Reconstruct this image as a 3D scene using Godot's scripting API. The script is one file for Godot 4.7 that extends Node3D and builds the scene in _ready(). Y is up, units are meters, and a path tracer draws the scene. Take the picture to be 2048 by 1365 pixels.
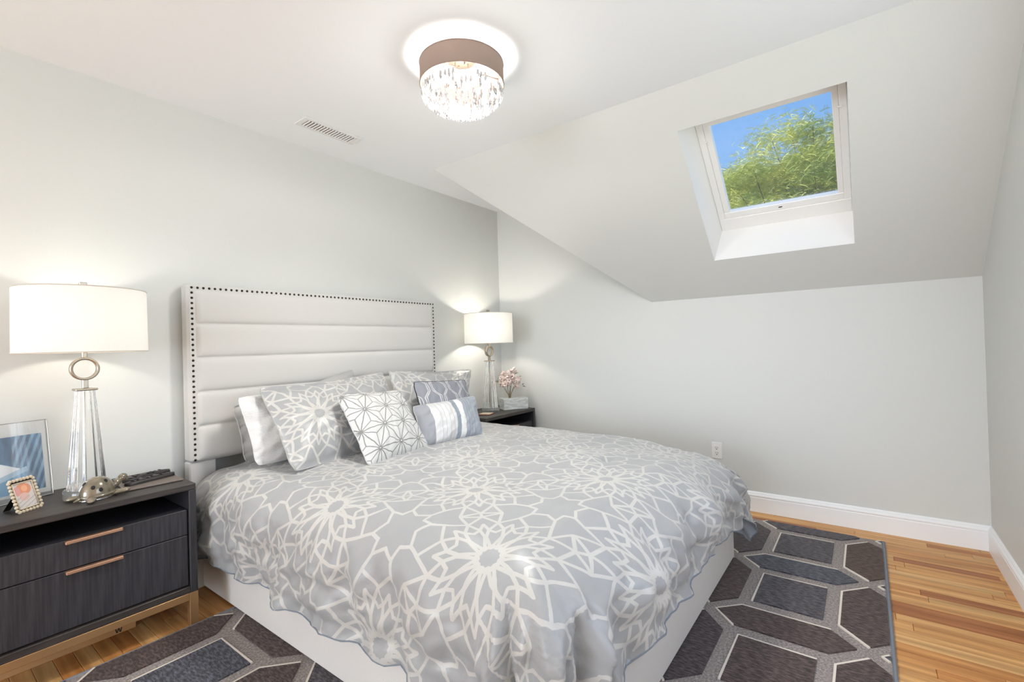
extends Node3D

# ---------------------------------------------------------------- room sizes (metres; headboard wall z = 0, far wall x = 0)
const H := 2.401
const K := 1.441
const XC := 1.125
const Z1 := 1.455
const Z1B := 0.333
const ZR := 3.228
const XL := -8.0
const SL := 1.479
const TOP := 0.60

var rng := RandomNumberGenerator.new()
var used := {}
var M := {}
var T := {}

# ---------------------------------------------------------------- naming helpers
func numbered(called: String) -> String:
	if not used.has(called):
		used[called] = 0
		return called
	used[called] += 1
	return "%s_%03d" % [called, used[called]]

func tag(o: Node, label := "", category := "", group := "", kind := "") -> Node:
	if label != "": o.set_meta("label", label)
	if category != "": o.set_meta("category", category)
	if group != "": o.set_meta("group", group)
	if kind != "": o.set_meta("kind", kind)
	return o

func thing(called: String, label: String, category: String, at := Vector3.ZERO, turn := 0.0, group := "", kind := "") -> Node3D:
	var o := Node3D.new()
	o.name = numbered(called)
	add_child(o)
	o.position = at
	o.rotation.y = turn
	tag(o, label, category, group, kind)
	return o

func put(called: String, mesh: Mesh, m: Material, parent: Node = self) -> MeshInstance3D:
	var o := MeshInstance3D.new()
	o.name = numbered(called) if parent == self else called
	o.mesh = mesh
	o.material_override = m
	parent.add_child(o, true)
	return o

# ---------------------------------------------------------------- mesh helpers (faces given counter-clockwise seen from outside)
func st(smooth := false) -> SurfaceTool:
	var s := SurfaceTool.new()
	s.begin(Mesh.PRIMITIVE_TRIANGLES)
	s.set_smooth_group(0 if smooth else -1)
	return s

func done(s: SurfaceTool) -> ArrayMesh:
	s.generate_normals()
	return s.commit()

func tri(s: SurfaceTool, a: Vector3, b: Vector3, c: Vector3) -> void:
	s.add_vertex(a); s.add_vertex(c); s.add_vertex(b)

func quad(s: SurfaceTool, a: Vector3, b: Vector3, c: Vector3, d: Vector3) -> void:
	tri(s, a, b, c); tri(s, a, c, d)

func bev(s: SurfaceTool, c: Vector3, size: Vector3, b := 0.002, bs := Basis()) -> void:
	var h := size / 2.0
	b = minf(b, minf(h.x, minf(h.y, h.z)) * 0.95)
	var P := {}
	for sx in [-1, 1]:
		for sy in [-1, 1]:
			for sz in [-1, 1]:
				var k := Vector3i(sx, sy, sz)
				P[[k, 0]] = c + bs * Vector3(sx * h.x, sy * (h.y - b), sz * (h.z - b))
				P[[k, 1]] = c + bs * Vector3(sx * (h.x - b), sy * h.y, sz * (h.z - b))
				P[[k, 2]] = c + bs * Vector3(sx * (h.x - b), sy * (h.y - b), sz * h.z)
	for ax in 3:
		var a1 := (ax + 1) % 3
		var a2 := (ax + 2) % 3
		for sg in [-1, 1]:
			var q := []
			for uv in [[-1, -1], [1, -1], [1, 1], [-1, 1]]:
				var k := Vector3i.ZERO
				k[ax] = sg; k[a1] = uv[0]; k[a2] = uv[1]
				q.append(P[[k, ax]])
			if sg > 0: quad(s, q[0], q[1], q[2], q[3])
			else: quad(s, q[3], q[2], q[1], q[0])
		for s1 in [-1, 1]:
			for s2 in [-1, 1]:
				var k0 := Vector3i.ZERO
				var k1 := Vector3i.ZERO
				k0[ax] = -1; k1[ax] = 1
				k0[a1] = s1; k1[a1] = s1; k0[a2] = s2; k1[a2] = s2
				var A: Vector3 = P[[k0, a1]]
				var B: Vector3 = P[[k1, a1]]
				var C: Vector3 = P[[k1, a2]]
				var D: Vector3 = P[[k0, a2]]
				if s1 * s2 > 0: quad(s, A, D, C, B)
				else: quad(s, A, B, C, D)
	for sx in [-1, 1]:
		for sy in [-1, 1]:
			for sz in [-1, 1]:
				var k := Vector3i(sx, sy, sz)
				if sx * sy * sz > 0: tri(s, P[[k, 0]], P[[k, 1]], P[[k, 2]])
				else: tri(s, P[[k, 0]], P[[k, 2]], P[[k, 1]])

func box_mesh(c: Vector3, size: Vector3, b := 0.002, bs := Basis()) -> ArrayMesh:
	var s := st()
	bev(s, c, size, b, bs)
	return done(s)

func span(a: Vector3, b: Vector3, bevel := 0.002) -> ArrayMesh:
	return box_mesh((a + b) / 2.0, (b - a).abs(), bevel)

func grid(s: SurfaceTool, nu: int, nv: int, f: Callable, uvf = null, flip := false) -> void:
	var P := []
	for j in nv + 1:
		var row := PackedVector3Array()
		for i in nu + 1:
			row.append(f.call(float(i) / nu, float(j) / nv))
		P.append(row)
	for j in nv:
		for i in nu:
			var ids := [[i, j], [i + 1, j], [i + 1, j + 1], [i, j + 1]]
			for t in ([[0, 1, 2], [0, 2, 3]] if flip else [[0, 2, 1], [0, 3, 2]]):
				for k in t:
					var id = ids[k]
					if uvf != null: s.set_uv(uvf.call(float(id[0]) / nu, float(id[1]) / nv))
					s.add_vertex(P[id[1]][id[0]])

func lathe(s: SurfaceTool, prof: Array, n := 32, at := Vector3.ZERO, bs := Basis()) -> void:
	# profile of Vector2(radius, height) from bottom to top on the outside
	for k in prof.size() - 1:
		var p: Vector2 = prof[k]
		var q: Vector2 = prof[k + 1]
		for i in n:
			var a0 := TAU * i / n
			var a1 := TAU * (i + 1) / n
			var A := at + bs * Vector3(p.x * cos(a0), p.y, p.x * sin(a0))
			var B := at + bs * Vector3(p.x * cos(a1), p.y, p.x * sin(a1))
			var C := at + bs * Vector3(q.x * cos(a1), q.y, q.x * sin(a1))
			var D := at + bs * Vector3(q.x * cos(a0), q.y, q.x * sin(a0))
			if p.x > 1e-6: tri(s, A, C, B)
			if q.x > 1e-6: tri(s, A, D, C)

func tube(s: SurfaceTool, pts: Array, r0: float, r1: float, n := 8, caps := true) -> void:
	var rings := []
	var last := Vector3.ZERO
	for k in pts.size():
		var d: Vector3 = (pts[mini(k + 1, pts.size() - 1)] - pts[maxi(k - 1, 0)]).normalized()
		if last == Vector3.ZERO:
			last = d.cross(Vector3.UP if absf(d.y) < 0.9 else Vector3.RIGHT).normalized()
		var u: Vector3 = (last - d * last.dot(d)).normalized()
		last = u
		var v := d.cross(u)
		var r := lerpf(r0, r1, float(k) / maxf(1.0, pts.size() - 1))
		var ring := []
		for i in n:
			ring.append(pts[k] + (u * cos(TAU * i / n) + v * sin(TAU * i / n)) * r)
		rings.append(ring)
	for k in rings.size() - 1:
		for i in n:
			var j := (i + 1) % n
			quad(s, rings[k][i], rings[k][j], rings[k + 1][j], rings[k + 1][i])
	if caps:
		for i in n:
			tri(s, pts[0], rings[0][(i + 1) % n], rings[0][i])
			tri(s, pts[-1], rings[-1][i], rings[-1][(i + 1) % n])

func ell(s: SurfaceTool, c: Vector3, r: Vector3, bs := Basis(), nu := 16, nv := 10, low := -1.0) -> void:
	var f := func(u: float, v: float) -> Vector3:
		var la := lerpf(asin(low), PI / 2, v)
		var lo := TAU * u
		return c + bs * Vector3(r.x * cos(la) * cos(lo), r.y * sin(la), r.z * cos(la) * sin(lo))
	grid(s, nu, nv, f, null, false)

func prism(s: SurfaceTool, poly: PackedVector2Array, y0: float, y1: float) -> void:
	# polygon in (x, z), extruded in y
	if Geometry2D.is_polygon_clockwise(poly): poly.reverse()
	var idx := Geometry2D.triangulate_polygon(poly)
	for k in range(0, idx.size(), 3):
		var p := [poly[idx[k]], poly[idx[k + 1]], poly[idx[k + 2]]]
		if (p[1] - p[0]).cross(p[2] - p[0]) < 0: p.reverse()
		tri(s, Vector3(p[0].x, y1, p[0].y), Vector3(p[2].x, y1, p[2].y), Vector3(p[1].x, y1, p[1].y))
		tri(s, Vector3(p[0].x, y0, p[0].y), Vector3(p[1].x, y0, p[1].y), Vector3(p[2].x, y0, p[2].y))
	for k in poly.size():
		var a := poly[k]
		var b := poly[(k + 1) % poly.size()]
		quad(s, Vector3(a.x, y0, a.y), Vector3(a.x, y1, a.y), Vector3(b.x, y1, b.y), Vector3(b.x, y0, b.y))

# ---------------------------------------------------------------- materials
func rgb(r: float, g: float, b: float) -> Color:
	return Color(r / 255.0, g / 255.0, b / 255.0)

func mat(c: Color, rough := 0.7, metal := 0.0) -> StandardMaterial3D:
	var m := StandardMaterial3D.new()
	m.albedo_color = c
	m.roughness = rough
	m.metallic = metal
	return m

func noise_tex(freq: float, seed_: int, c0: Color, c1: Color, size := 256, oct := 4) -> NoiseTexture2D:
	var n := FastNoiseLite.new()
	n.noise_type = FastNoiseLite.TYPE_SIMPLEX_SMOOTH
	n.frequency = freq
	n.seed = seed_
	n.fractal_octaves = oct
	var t := NoiseTexture2D.new()
	t.width = size; t.height = size
	t.seamless = true
	t.noise = n
	var g := Gradient.new()
	g.set_color(0, c0); g.set_color(1, c1)
	t.color_ramp = g
	return t

func tri_planar(m: StandardMaterial3D, t: Texture2D, scale: Vector3, world := true) -> void:
	m.albedo_texture = t
	m.uv1_triplanar = true
	m.uv1_world_triplanar = world
	m.uv1_scale = scale

func bump(m: StandardMaterial3D, t: Texture2D, cm: float) -> void:
	m.heightmap_enabled = true
	m.heightmap_texture = t
	m.heightmap_scale = cm

func draw_line(im: Image, a: Vector2, b: Vector2, w: float, c: Color, wrap := true) -> void:
	var W := im.get_width()
	var Hh := im.get_height()
	var lo := Vector2(minf(a.x, b.x), minf(a.y, b.y)) - Vector2(w, w)
	var hi := Vector2(maxf(a.x, b.x), maxf(a.y, b.y)) + Vector2(w, w)
	var d := b - a
	var l2 := maxf(d.length_squared(), 1e-6)
	for y in range(int(floor(lo.y)), int(ceil(hi.y)) + 1):
		for x in range(int(floor(lo.x)), int(ceil(hi.x)) + 1):
			if not wrap and (x < 0 or y < 0 or x >= W or y >= Hh): continue
			var p := Vector2(x + 0.5, y + 0.5)
			var t := clampf((p - a).dot(d) / l2, 0.0, 1.0)
			var k := clampf(w / 2.0 + 0.5 - p.distance_to(a + d * t), 0.0, 1.0)
			if k > 0.0:
				var xx := posmod(x, W)
				var yy := posmod(y, Hh)
				im.set_pixel(xx, yy, im.get_pixel(xx, yy).lerp(c, k))

func rosette_texture(fill: Color, line: Color) -> ImageTexture:
	var N := 1024
	var im := Image.create(N, N, false, Image.FORMAT_RGB8)
	im.fill(fill)
	var sc := N / 0.72
	var w := 0.0108 * sc
	var P := func(c: Vector2, r: float, deg: float) -> Vector2:
		return c + Vector2(cos(deg_to_rad(deg)), sin(deg_to_rad(deg))) * r * sc
	for c in [Vector2(0, 0), Vector2(N / 2.0, N / 2.0)]:
		for k in 12:
			var t := 30.0 * k
			# scalloped hub
			draw_line(im, P.call(c, 0.034, t), P.call(c, 0.039, t + 15), w * 1.25, line)
			draw_line(im, P.call(c, 0.034, t + 30), P.call(c, 0.039, t + 15), w * 1.25, line)
			for sg in [-1.0, 1.0]:
				# almond petal with a notched outer end
				draw_line(im, P.call(c, 0.040, t + sg * 4), P.call(c, 0.066, t + sg * 10.5), w, line)
				draw_line(im, P.call(c, 0.066, t + sg * 10.5), P.call(c, 0.098, t + sg * 14), w, line)
				draw_line(im, P.call(c, 0.098, t + sg * 14), P.call(c, 0.140, t + sg * 9.5), w, line)
				draw_line(im, P.call(c, 0.140, t + sg * 9.5), P.call(c, 0.122, t), w, line)
				# ring of rhombs and the jagged star round it
				draw_line(im, P.call(c, 0.140, t + sg * 9.5), P.call(c, 0.176, t + sg * 15), w, line)
				draw_line(im, P.call(c, 0.140, t + sg * 9.5), P.call(c, 0.182, t), w, line)
				draw_line(im, P.call(c, 0.182, t), P.call(c, 0.236, t + sg * 15), w, line)
		for k in 4:
			var t := 90.0 * k
			draw_line(im, P.call(c, 0.236, t + 45), P.call(c, 0.2546, t + 45), w, line)
			for sg in [-1.0, 1.0]:
				draw_line(im, P.call(c, 0.182, t + 30 * sg), P.call(c, 0.262, t + sg * 30), w, line)
				draw_line(im, P.call(c, 0.236, t + sg * 45), P.call(c, 0.262, t + sg * 30), w, line)
			# pointed star in the gap between four rosettes
			var g: Vector2 = P.call(c, 0.36, t)
			for sg in [-1.0, 1.0]:
				draw_line(im, P.call(c, 0.236, t + sg * 15), P.call(g, 0.10, t + 180 - sg * 26), w, line)
				draw_line(im, P.call(g, 0.10, t + 180 - sg * 26), P.call(g, 0.066, t + 180), w, line)
				draw_line(im, P.call(g, 0.10, t + 180 - sg * 26), P.call(g, 0.072, t + 180 - sg * 45), w, line)
	# weave of the print: fine speckle of thread
	rng.seed = 5
	for k in 60000:
		var x := rng.randi() % N
		var y := rng.randi() % N
		var c0 := im.get_pixel(x, y)
		im.set_pixel(x, y, c0 * rng.randf_range(0.93, 1.0))
	return ImageTexture.create_from_image(im)

func asanoha_texture() -> ImageTexture:
	var N := 512
	var im := Image.create(N, N, false, Image.FORMAT_RGB8)
	im.fill(rgb(203, 203, 201))
	var ln := rgb(130, 130, 128)
	var e := N / 3.2
	var hh := e * 0.8660254
	for j in range(-1, 6):
		for i in range(-2, 6):
			var p := Vector2((i + 0.5 * (j & 1)) * e + 20, j * hh + 30)
			var a := p + Vector2(e, 0)
			var b := p + Vector2(e / 2, hh)
			var d := p + Vector2(-e / 2, hh)
			draw_line(im, p, a, 6.0, ln, false)
			draw_line(im, p, b, 6.0, ln, false)
			draw_line(im, p, d, 6.0, ln, false)
			var g1 := (p + a + b) / 3.0
			var g2 := (p + b + d) / 3.0
			for q in [p, a, b]: draw_line(im, q, g1, 5.0, ln, false)
			for q in [p, b, d]: draw_line(im, q, g2, 5.0, ln, false)
	return ImageTexture.create_from_image(im)

func ogee_texture() -> ImageTexture:
	var W := 512
	var Hh := 320
	var im := Image.create(W, Hh, false, Image.FORMAT_RGB8)
	im.fill(rgb(133, 136, 144))
	var ln := rgb(214, 214, 212)
	# wavy uprights in mirrored pairs, each a double line
	var cx := 78.0
	for i in range(0, 8):
		for off in [-7.0, 7.0]:
			var sg := 1.0 if (i & 1) else -1.0
			var x: float = i * cx - 8.0 + off
			var y := -70.0
			while y < Hh + 20:
				var a: float = x - sg * 21.0
				var b: float = x + sg * 21.0
				draw_line(im, Vector2(a, y), Vector2(a, y + 52), 4.2, ln, false)
				draw_line(im, Vector2(a, y + 52), Vector2(b, y + 92), 4.2, ln, false)
				draw_line(im, Vector2(b, y + 92), Vector2(b, y + 144), 4.2, ln, false)
				draw_line(im, Vector2(b, y + 144), Vector2(a, y + 184), 4.2, ln, false)
				y += 184.0
	return ImageTexture.create_from_image(im)

func stripe_texture() -> ImageTexture:
	var W := 512
	var im := Image.create(W, 64, false, Image.FORMAT_RGB8)
	im.fill(rgb(148, 151, 157))
	for b in [[0.17, 0.50, rgb(208, 208, 208)], [0.50, 0.57, rgb(144, 154, 163)], [0.57, 0.655, rgb(222, 222, 222)], [0.655, 1.0, rgb(162, 168, 177)]]:
		im.fill_rect(Rect2i(int(b[0] * W), 0, int((b[1] - b[0]) * W) + 1, 64), b[2])
	for u in [0.27, 0.33, 0.39, 0.45]:
		im.fill_rect(Rect2i(int(u * W), 0, 4, 64), rgb(180, 181, 184))
	for u in [0.72, 0.77, 0.82]:
		im.fill_rect(Rect2i(int(u * W), 0, 4, 64), rgb(132, 141, 153))
	return ImageTexture.create_from_image(im)

func photo_texture() -> ImageTexture:
	# a blue print: dark boards above, pale stripes to one side, a white wedge low down
	var W := 160
	var Hh := 200
	var im := Image.create(W, Hh, false, Image.FORMAT_RGB8)
	var n := FastNoiseLite.new()
	n.seed = 3
	n.frequency = 0.03
	for y in Hh:
		for x in W:
			var k := n.get_noise_2d(x * 1.6, y * 0.4) * 0.5 + 0.5
			var c := rgb(44, 70, 98).lerp(rgb(92, 142, 184), k)
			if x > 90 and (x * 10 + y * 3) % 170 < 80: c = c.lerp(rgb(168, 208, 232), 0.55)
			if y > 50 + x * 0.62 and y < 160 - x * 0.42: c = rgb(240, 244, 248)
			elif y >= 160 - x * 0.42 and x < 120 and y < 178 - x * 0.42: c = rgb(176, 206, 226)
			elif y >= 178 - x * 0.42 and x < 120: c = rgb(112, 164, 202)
			im.set_pixel(x, y, c)
	return ImageTexture.create_from_image(im)

func baby_texture() -> ImageTexture:
	var W := 60
	var Hh := 84
	var im := Image.create(W, Hh, false, Image.FORMAT_RGB8)
	for y in Hh:
		for x in W:
			var c := rgb(214, 206, 200)
			if Vector2((x - 30) / 24.0, (y - 20) / 20.0).length() < 1.0: c = rgb(222, 150, 118)
			if Vector2((x - 33) / 10.0, (y - 18) / 11.0).length() < 1.0: c = rgb(238, 176, 138)
			if Vector2((x - 9) / 10.0, (y - 24) / 16.0).length() < 1.0: c = rgb(220, 160, 156)
			if Vector2((x - 26) / 16.0, (y - 46) / 14.0).length() < 1.0: c = rgb(226, 186, 176)
			if y > 44 and (x + 2 * y) % 26 < 5: c = rgb(176, 174, 174)
			im.set_pixel(x, y, c)
	return ImageTexture.create_from_image(im)

func make_materials() -> void:
	var plaster := noise_tex(0.2, 11, Color(0.988, 0.988, 0.988), Color(1, 1, 1), 256, 2)
	M.wall = mat(rgb(219, 220, 216), 0.62); tri_planar(M.wall, plaster, Vector3(3, 3, 3))
	M.ceiling = mat(rgb(245, 247, 249), 0.7); tri_planar(M.ceiling, plaster, Vector3(3, 3, 3))
	M.trim = mat(rgb(247, 248, 249), 0.32)
	M.skylight_white = mat(rgb(247, 245, 241), 0.3)
	# linen upholstery
	T.weave = noise_tex(0.22, 21, Color(0.9, 0.9, 0.9), Color(1, 1, 1), 256, 2)
	T.weave_h = noise_tex(0.22, 21, Color(0, 0, 0), Color(1, 1, 1), 256, 2)
	M.linen = mat(rgb(220, 218, 214), 0.85); tri_planar(M.linen, T.weave, Vector3(7, 7, 7)); M.linen.rim_enabled = true; M.linen.rim = 0.25
	M.rail = mat(rgb(230, 225, 219), 0.85); tri_planar(M.rail, T.weave, Vector3(7, 7, 7)); M.rail.rim_enabled = true; M.rail.rim = 0.2
	M.nail = mat(rgb(52, 46, 40), 0.3, 0.8)
	M.dark_void = mat(rgb(38, 34, 32), 0.9)
	# dark stained wood, grain runs along y (drawers) or x (top)
	var dw := noise_tex(0.02, 31, Color(0.62, 0.62, 0.64), Color(1, 1, 1), 256, 5)
	M.dark_wood = mat(rgb(72, 65, 60), 0.5); tri_planar(M.dark_wood, dw, Vector3(0.9, 14, 14), false)
	M.drawer_wood = mat(rgb(62, 61, 66), 0.5); tri_planar(M.drawer_wood, dw, Vector3(16, 0.7, 16), false)
	M.brass = mat(rgb(206, 164, 136), 0.4, 0.85)
	M.brushed_brass = mat(rgb(186, 148, 104), 0.45, 0.8)
	M.nickel = mat(rgb(176, 166, 150), 0.28, 0.95)
	M.glass = mat(Color(1.0, 1.0, 0.995, 0.0), 0.03)
	M.glass.refraction_enabled = true
	M.glass.refraction_scale = 0.05
	M.glass.transparency = BaseMaterial3D.TRANSPARENCY_ALPHA
	M.lamp_glass = mat(Color(0.86, 0.88, 0.86, 0.13), 0.06)
	M.lamp_glass.transparency = BaseMaterial3D.TRANSPARENCY_ALPHA
	M.pane = mat(Color(0.95, 0.97, 1.0, 0.04), 0.02)
	M.pane.transparency = BaseMaterial3D.TRANSPARENCY_ALPHA
	M.crystal = mat(Color(0.86, 0.87, 0.9, 0.12), 0.03)
	M.crystal.transparency = BaseMaterial3D.TRANSPARENCY_ALPHA
	M.crystal_facet = mat(rgb(214, 214, 216), 0.06, 0.95)
	M.shade = mat(rgb(248, 246, 240), 0.9); M.shade.backlight_enabled = true; M.shade.backlight = Color(0.55, 0.55, 0.545)
	tri_planar(M.shade, T.weave, Vector3(6, 6, 6), false)
	M.shade_rim = mat(rgb(206, 200, 190), 0.8)
	M.drum = mat(rgb(146, 126, 114), 0.7); M.drum.backlight_enabled = true; M.drum.backlight = Color(0.1, 0.085, 0.078)
	M.bulb = mat(rgb(255, 250, 240), 0.5); M.bulb.emission_enabled = true; M.bulb.emission = rgb(255, 244, 226); M.bulb.emission_energy_multiplier = 4.0
	# bedding
	T.rosette = rosette_texture(rgb(160, 161, 162), rgb(194, 192, 187))
	T.cloth_h = noise_tex(0.09, 41, Color(0, 0, 0), Color(1, 1, 1), 256, 3)
	M.duvet = mat(Color(1, 1, 1), 0.40); M.duvet.albedo_texture = T.rosette; M.duvet.rim_enabled = true; M.duvet.rim = 0.35
	M.duvet_back = mat(rgb(160, 165, 171), 0.5)
	M.piping = mat(rgb(124, 133, 144), 0.6)
	M.grey_satin = mat(rgb(172, 171, 169), 0.5)
	M.white_cotton = mat(rgb(220, 220, 218), 0.85); bump(M.white_cotton, T.cloth_h, 0.25); M.white_cotton.uv1_triplanar = true; M.white_cotton.uv1_scale = Vector3(3, 9, 3)
	M.cushion_star = mat(Color(1, 1, 1), 0.8); M.cushion_star.albedo_texture = asanoha_texture(); M.cushion_star.texture_repeat = false
	M.cushion_ogee = mat(Color(1, 1, 1), 0.6); M.cushion_ogee.albedo_texture = ogee_texture()
	M.cushion_stripe = mat(Color(1, 1, 1), 0.7); M.cushion_stripe.albedo_texture = stripe_texture()
	M.cushion_back = mat(rgb(196, 196, 196), 0.8)
	M.bead = mat(rgb(206, 206, 204), 0.2, 0.5)
	# floor
	var wood := noise_tex(0.012, 51, Color(0.74, 0.67, 0.60), Color(1, 1, 1), 512, 5)
	M.planks = []
	for c in [rgb(240, 184, 118), rgb(231, 169, 102), rgb(245, 200, 138), rgb(218, 152, 88), rgb(243, 191, 126), rgb(194, 128, 76)]:
		var m := mat(c, 0.42)
		m.metallic_specular = 0.35
		m.albedo_texture = wood
		m.clearcoat_enabled = true
		m.clearcoat = 0.1
		m.clearcoat_roughness = 0.2
		M.planks.append(m)
	# rug
	var rn := noise_tex(0.03, 61, Color(0.62, 0.60, 0.60), Color(1, 1, 1), 512, 5)
	var rp := noise_tex(0.045, 63, Color(0.22, 0.19, 0.19), Color(1.0, 1.0, 1.0), 512, 6)
	var rh := noise_tex(0.35, 62, Color(0, 0, 0), Color(1, 1, 1), 256, 2)
	M.rug_base = mat(rgb(192, 183, 178), 0.95); tri_planar(M.rug_base, rn, Vector3(6, 6, 6)); bump(M.rug_base, rh, 0.25)
	M.rug = []
	for c in [rgb(122, 103, 98), rgb(120, 116, 123), rgb(120, 95, 82), rgb(112, 101, 104), rgb(118, 122, 136)]:
		var m := mat(c, 0.8)
		tri_planar(m, rp, Vector3(4.0, 2.0, 1.2))
		bump(m, rh, 0.3)
		m.rim_enabled = true
		m.rim = 0.5
		M.rug.append(m)
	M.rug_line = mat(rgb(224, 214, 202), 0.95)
	M.rug_bind = mat(rgb(126, 130, 138), 0.9)
	# small things
	M.black = mat(rgb(38, 35, 33), 0.4)
	M.black_soft = mat(rgb(30, 28, 28), 0.8)
	M.button = mat(rgb(120, 116, 110), 0.5)
	M.tray = mat(rgb(118, 108, 100), 0.55, 0.1)
	M.ivory = mat(rgb(214, 198, 172), 0.5)
	M.pearl = mat(rgb(150, 138, 122), 0.15, 0.35); M.pearl.clearcoat_enabled = true; M.pearl.clearcoat = 1.0; M.pearl.clearcoat_roughness = 0.05
	tri_planar(M.pearl, noise_tex(0.02, 71, Color(0.72, 0.76, 0.74), Color(1, 0.96, 0.9), 128, 3), Vector3(12, 12, 12), false)
	M.silver = mat(rgb(206, 206, 206), 0.15, 0.95)
	M.cardboard = mat(rgb(196, 152, 104), 0.85)
	M.plastic = mat(rgb(238, 237, 233), 0.35)
	M.slot = mat(rgb(44, 42, 40), 0.6)
	M.vent = mat(rgb(232, 232, 230), 0.5)
	M.duct = mat(rgb(172, 174, 176), 0.45, 0.6)
	M.marble = mat(rgb(238, 239, 236), 0.4)
	tri_planar(M.marble, noise_tex(0.015, 81, Color(0.74, 0.76, 0.75), Color(1, 1, 1), 256, 5), Vector3(3, 12, 3), false)
	M.blossom = mat(rgb(240, 222, 214), 0.7); M.blossom.backlight_enabled = true; M.blossom.backlight = Color(0.25, 0.22, 0.21)
	M.blossom_heart = mat(rgb(122, 62, 58), 0.7)
	M.leaf = mat(rgb(92, 100, 86), 0.7)
	M.twig = mat(rgb(128, 112, 84), 0.7)
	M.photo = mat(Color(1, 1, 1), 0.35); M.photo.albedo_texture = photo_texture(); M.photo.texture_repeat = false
	M.baby = mat(Color(1, 1, 1), 0.35); M.baby.albedo_texture = baby_texture(); M.baby.texture_repeat = false
	# outside
	M.bark = mat(rgb(96, 88, 80), 0.9)
	M.foliage = mat(Color(1, 1, 1), 0.6); M.foliage.vertex_color_use_as_albedo = true; M.foliage.backlight_enabled = true; M.foliage.backlight = Color(0.5, 0.52, 0.3)
	M.lawn = mat(rgb(104, 122, 70), 0.95)
	M.shingle = mat(rgb(92, 90, 90), 0.9)

# ---------------------------------------------------------------- scene
func _ready() -> void:
	rng.seed = 1
	# camera
	var cam := Camera3D.new()
	cam.name = "camera"
	var yaw := deg_to_rad(53.1678)
	var pitch := deg_to_rad(0.4799)
	var roll := deg_to_rad(-1.6513)
	var fw := Vector3(sin(yaw) * cos(pitch), sin(pitch), -cos(yaw) * cos(pitch))
	var r0 := Vector3(cos(yaw), 0, sin(yaw))
	var u0 := r0.cross(fw)
	var r1 := r0 * cos(roll) + u0 * sin(roll)
	var u1 := u0 * cos(roll) - r0 * sin(roll)
	cam.transform = Transform3D(Basis(r1, u1, -fw), Vector3(-3.4624, 1.15, 2.7257))
	cam.fov = rad_to_deg(2.0 * atan(682.5 / 942.28))
	cam.near = 0.05
	cam.far = 200.0
	add_child(cam)
	cam.current = true
	# sky, exposure
	var env := Environment.new()
	var sky := Sky.new()
	var sm := ProceduralSkyMaterial.new()
	sm.sky_top_color = rgb(98, 174, 254)
	sm.sky_horizon_color = rgb(206, 232, 255)
	sm.sky_curve = 0.2
	sm.ground_bottom_color = rgb(120, 126, 110)
	sm.ground_horizon_color = rgb(180, 190, 190)
	sm.sky_energy_multiplier = 1.0
	sky.sky_material = sm
	env.background_mode = Environment.BG_SKY
	env.sky = sky
	env.tonemap_mode = Environment.TONE_MAPPER_LINEAR
	env.tonemap_exposure = 0.98
	env.sdfgi_enabled = true
	env.ssao_enabled = true
	env.ssil_enabled = true
	var we := WorldEnvironment.new()
	we.name = "world"
	we.environment = env
	add_child(we)
	# sun behind the house, on the tree
	var sun := DirectionalLight3D.new()
	sun.name = "sun"
	sun.light_energy = 5.0
	sun.light_color = rgb(255, 246, 226)
	sun.light_angular_distance = 0.6
	sun.shadow_enabled = true
	sun.sky_mode = DirectionalLight3D.SKY_MODE_LIGHT_ONLY
	add_child(sun)
	sun.look_at_from_position(Vector3.ZERO, Vector3(0.62, -0.5, 0.6), Vector3.UP)
	# daylight of a window added behind the camera, tilted up as fill
	var day := AreaLight3D.new()
	day.name = "added_window_fill"
	day.area_size = Vector2(2.2, 1.75)
	day.light_energy = 15.0
	day.light_color = rgb(232, 242, 255)
	day.area_range = 12.0
	day.shadow_enabled = true
	add_child(day)
	day.look_at_from_position(Vector3(XL + 0.06, 1.2, 1.825), Vector3(0, 1.9, 1.9), Vector3.UP)

	# and of the window in the side wall opposite the foot of the bed
	var day2 := AreaLight3D.new()
	day2.name = "side_window_daylight"
	day2.area_size = Vector2(1.5, 1.2)
	day2.light_energy = 1.45
	day2.light_color = rgb(236, 244, 255)
	day2.area_range = 12.0
	day2.shadow_enabled = true
	add_child(day2)
	day2.look_at_from_position(Vector3(-2.05, 1.4, ZR + 0.02), Vector3(-2.05, 1.4, 0), Vector3.UP)

	make_materials()
	shell()
	floor_planks()
	skylight()
	outside()
	rug()
	bed()
	duvet()
	pillows()
	nightstands()
	lamps()
	ceiling_fixture()
	small_things()

# ---------------------------------------------------------------- room shell
func structure(called: String, mesh: Mesh, m: Material) -> MeshInstance3D:
	var o := put(called, mesh, m)
	o.set_meta("kind", "structure")
	return o

func slope_at(u: float, z: float, off := 0.0) -> Vector3:
	var e := Vector3(XC, K - H, 0).normalized()
	var n := Vector3(H - K, XC, 0).normalized()
	return Vector3(0, K, 0) - e * u + n * off + Vector3(0, 0, z)

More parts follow.
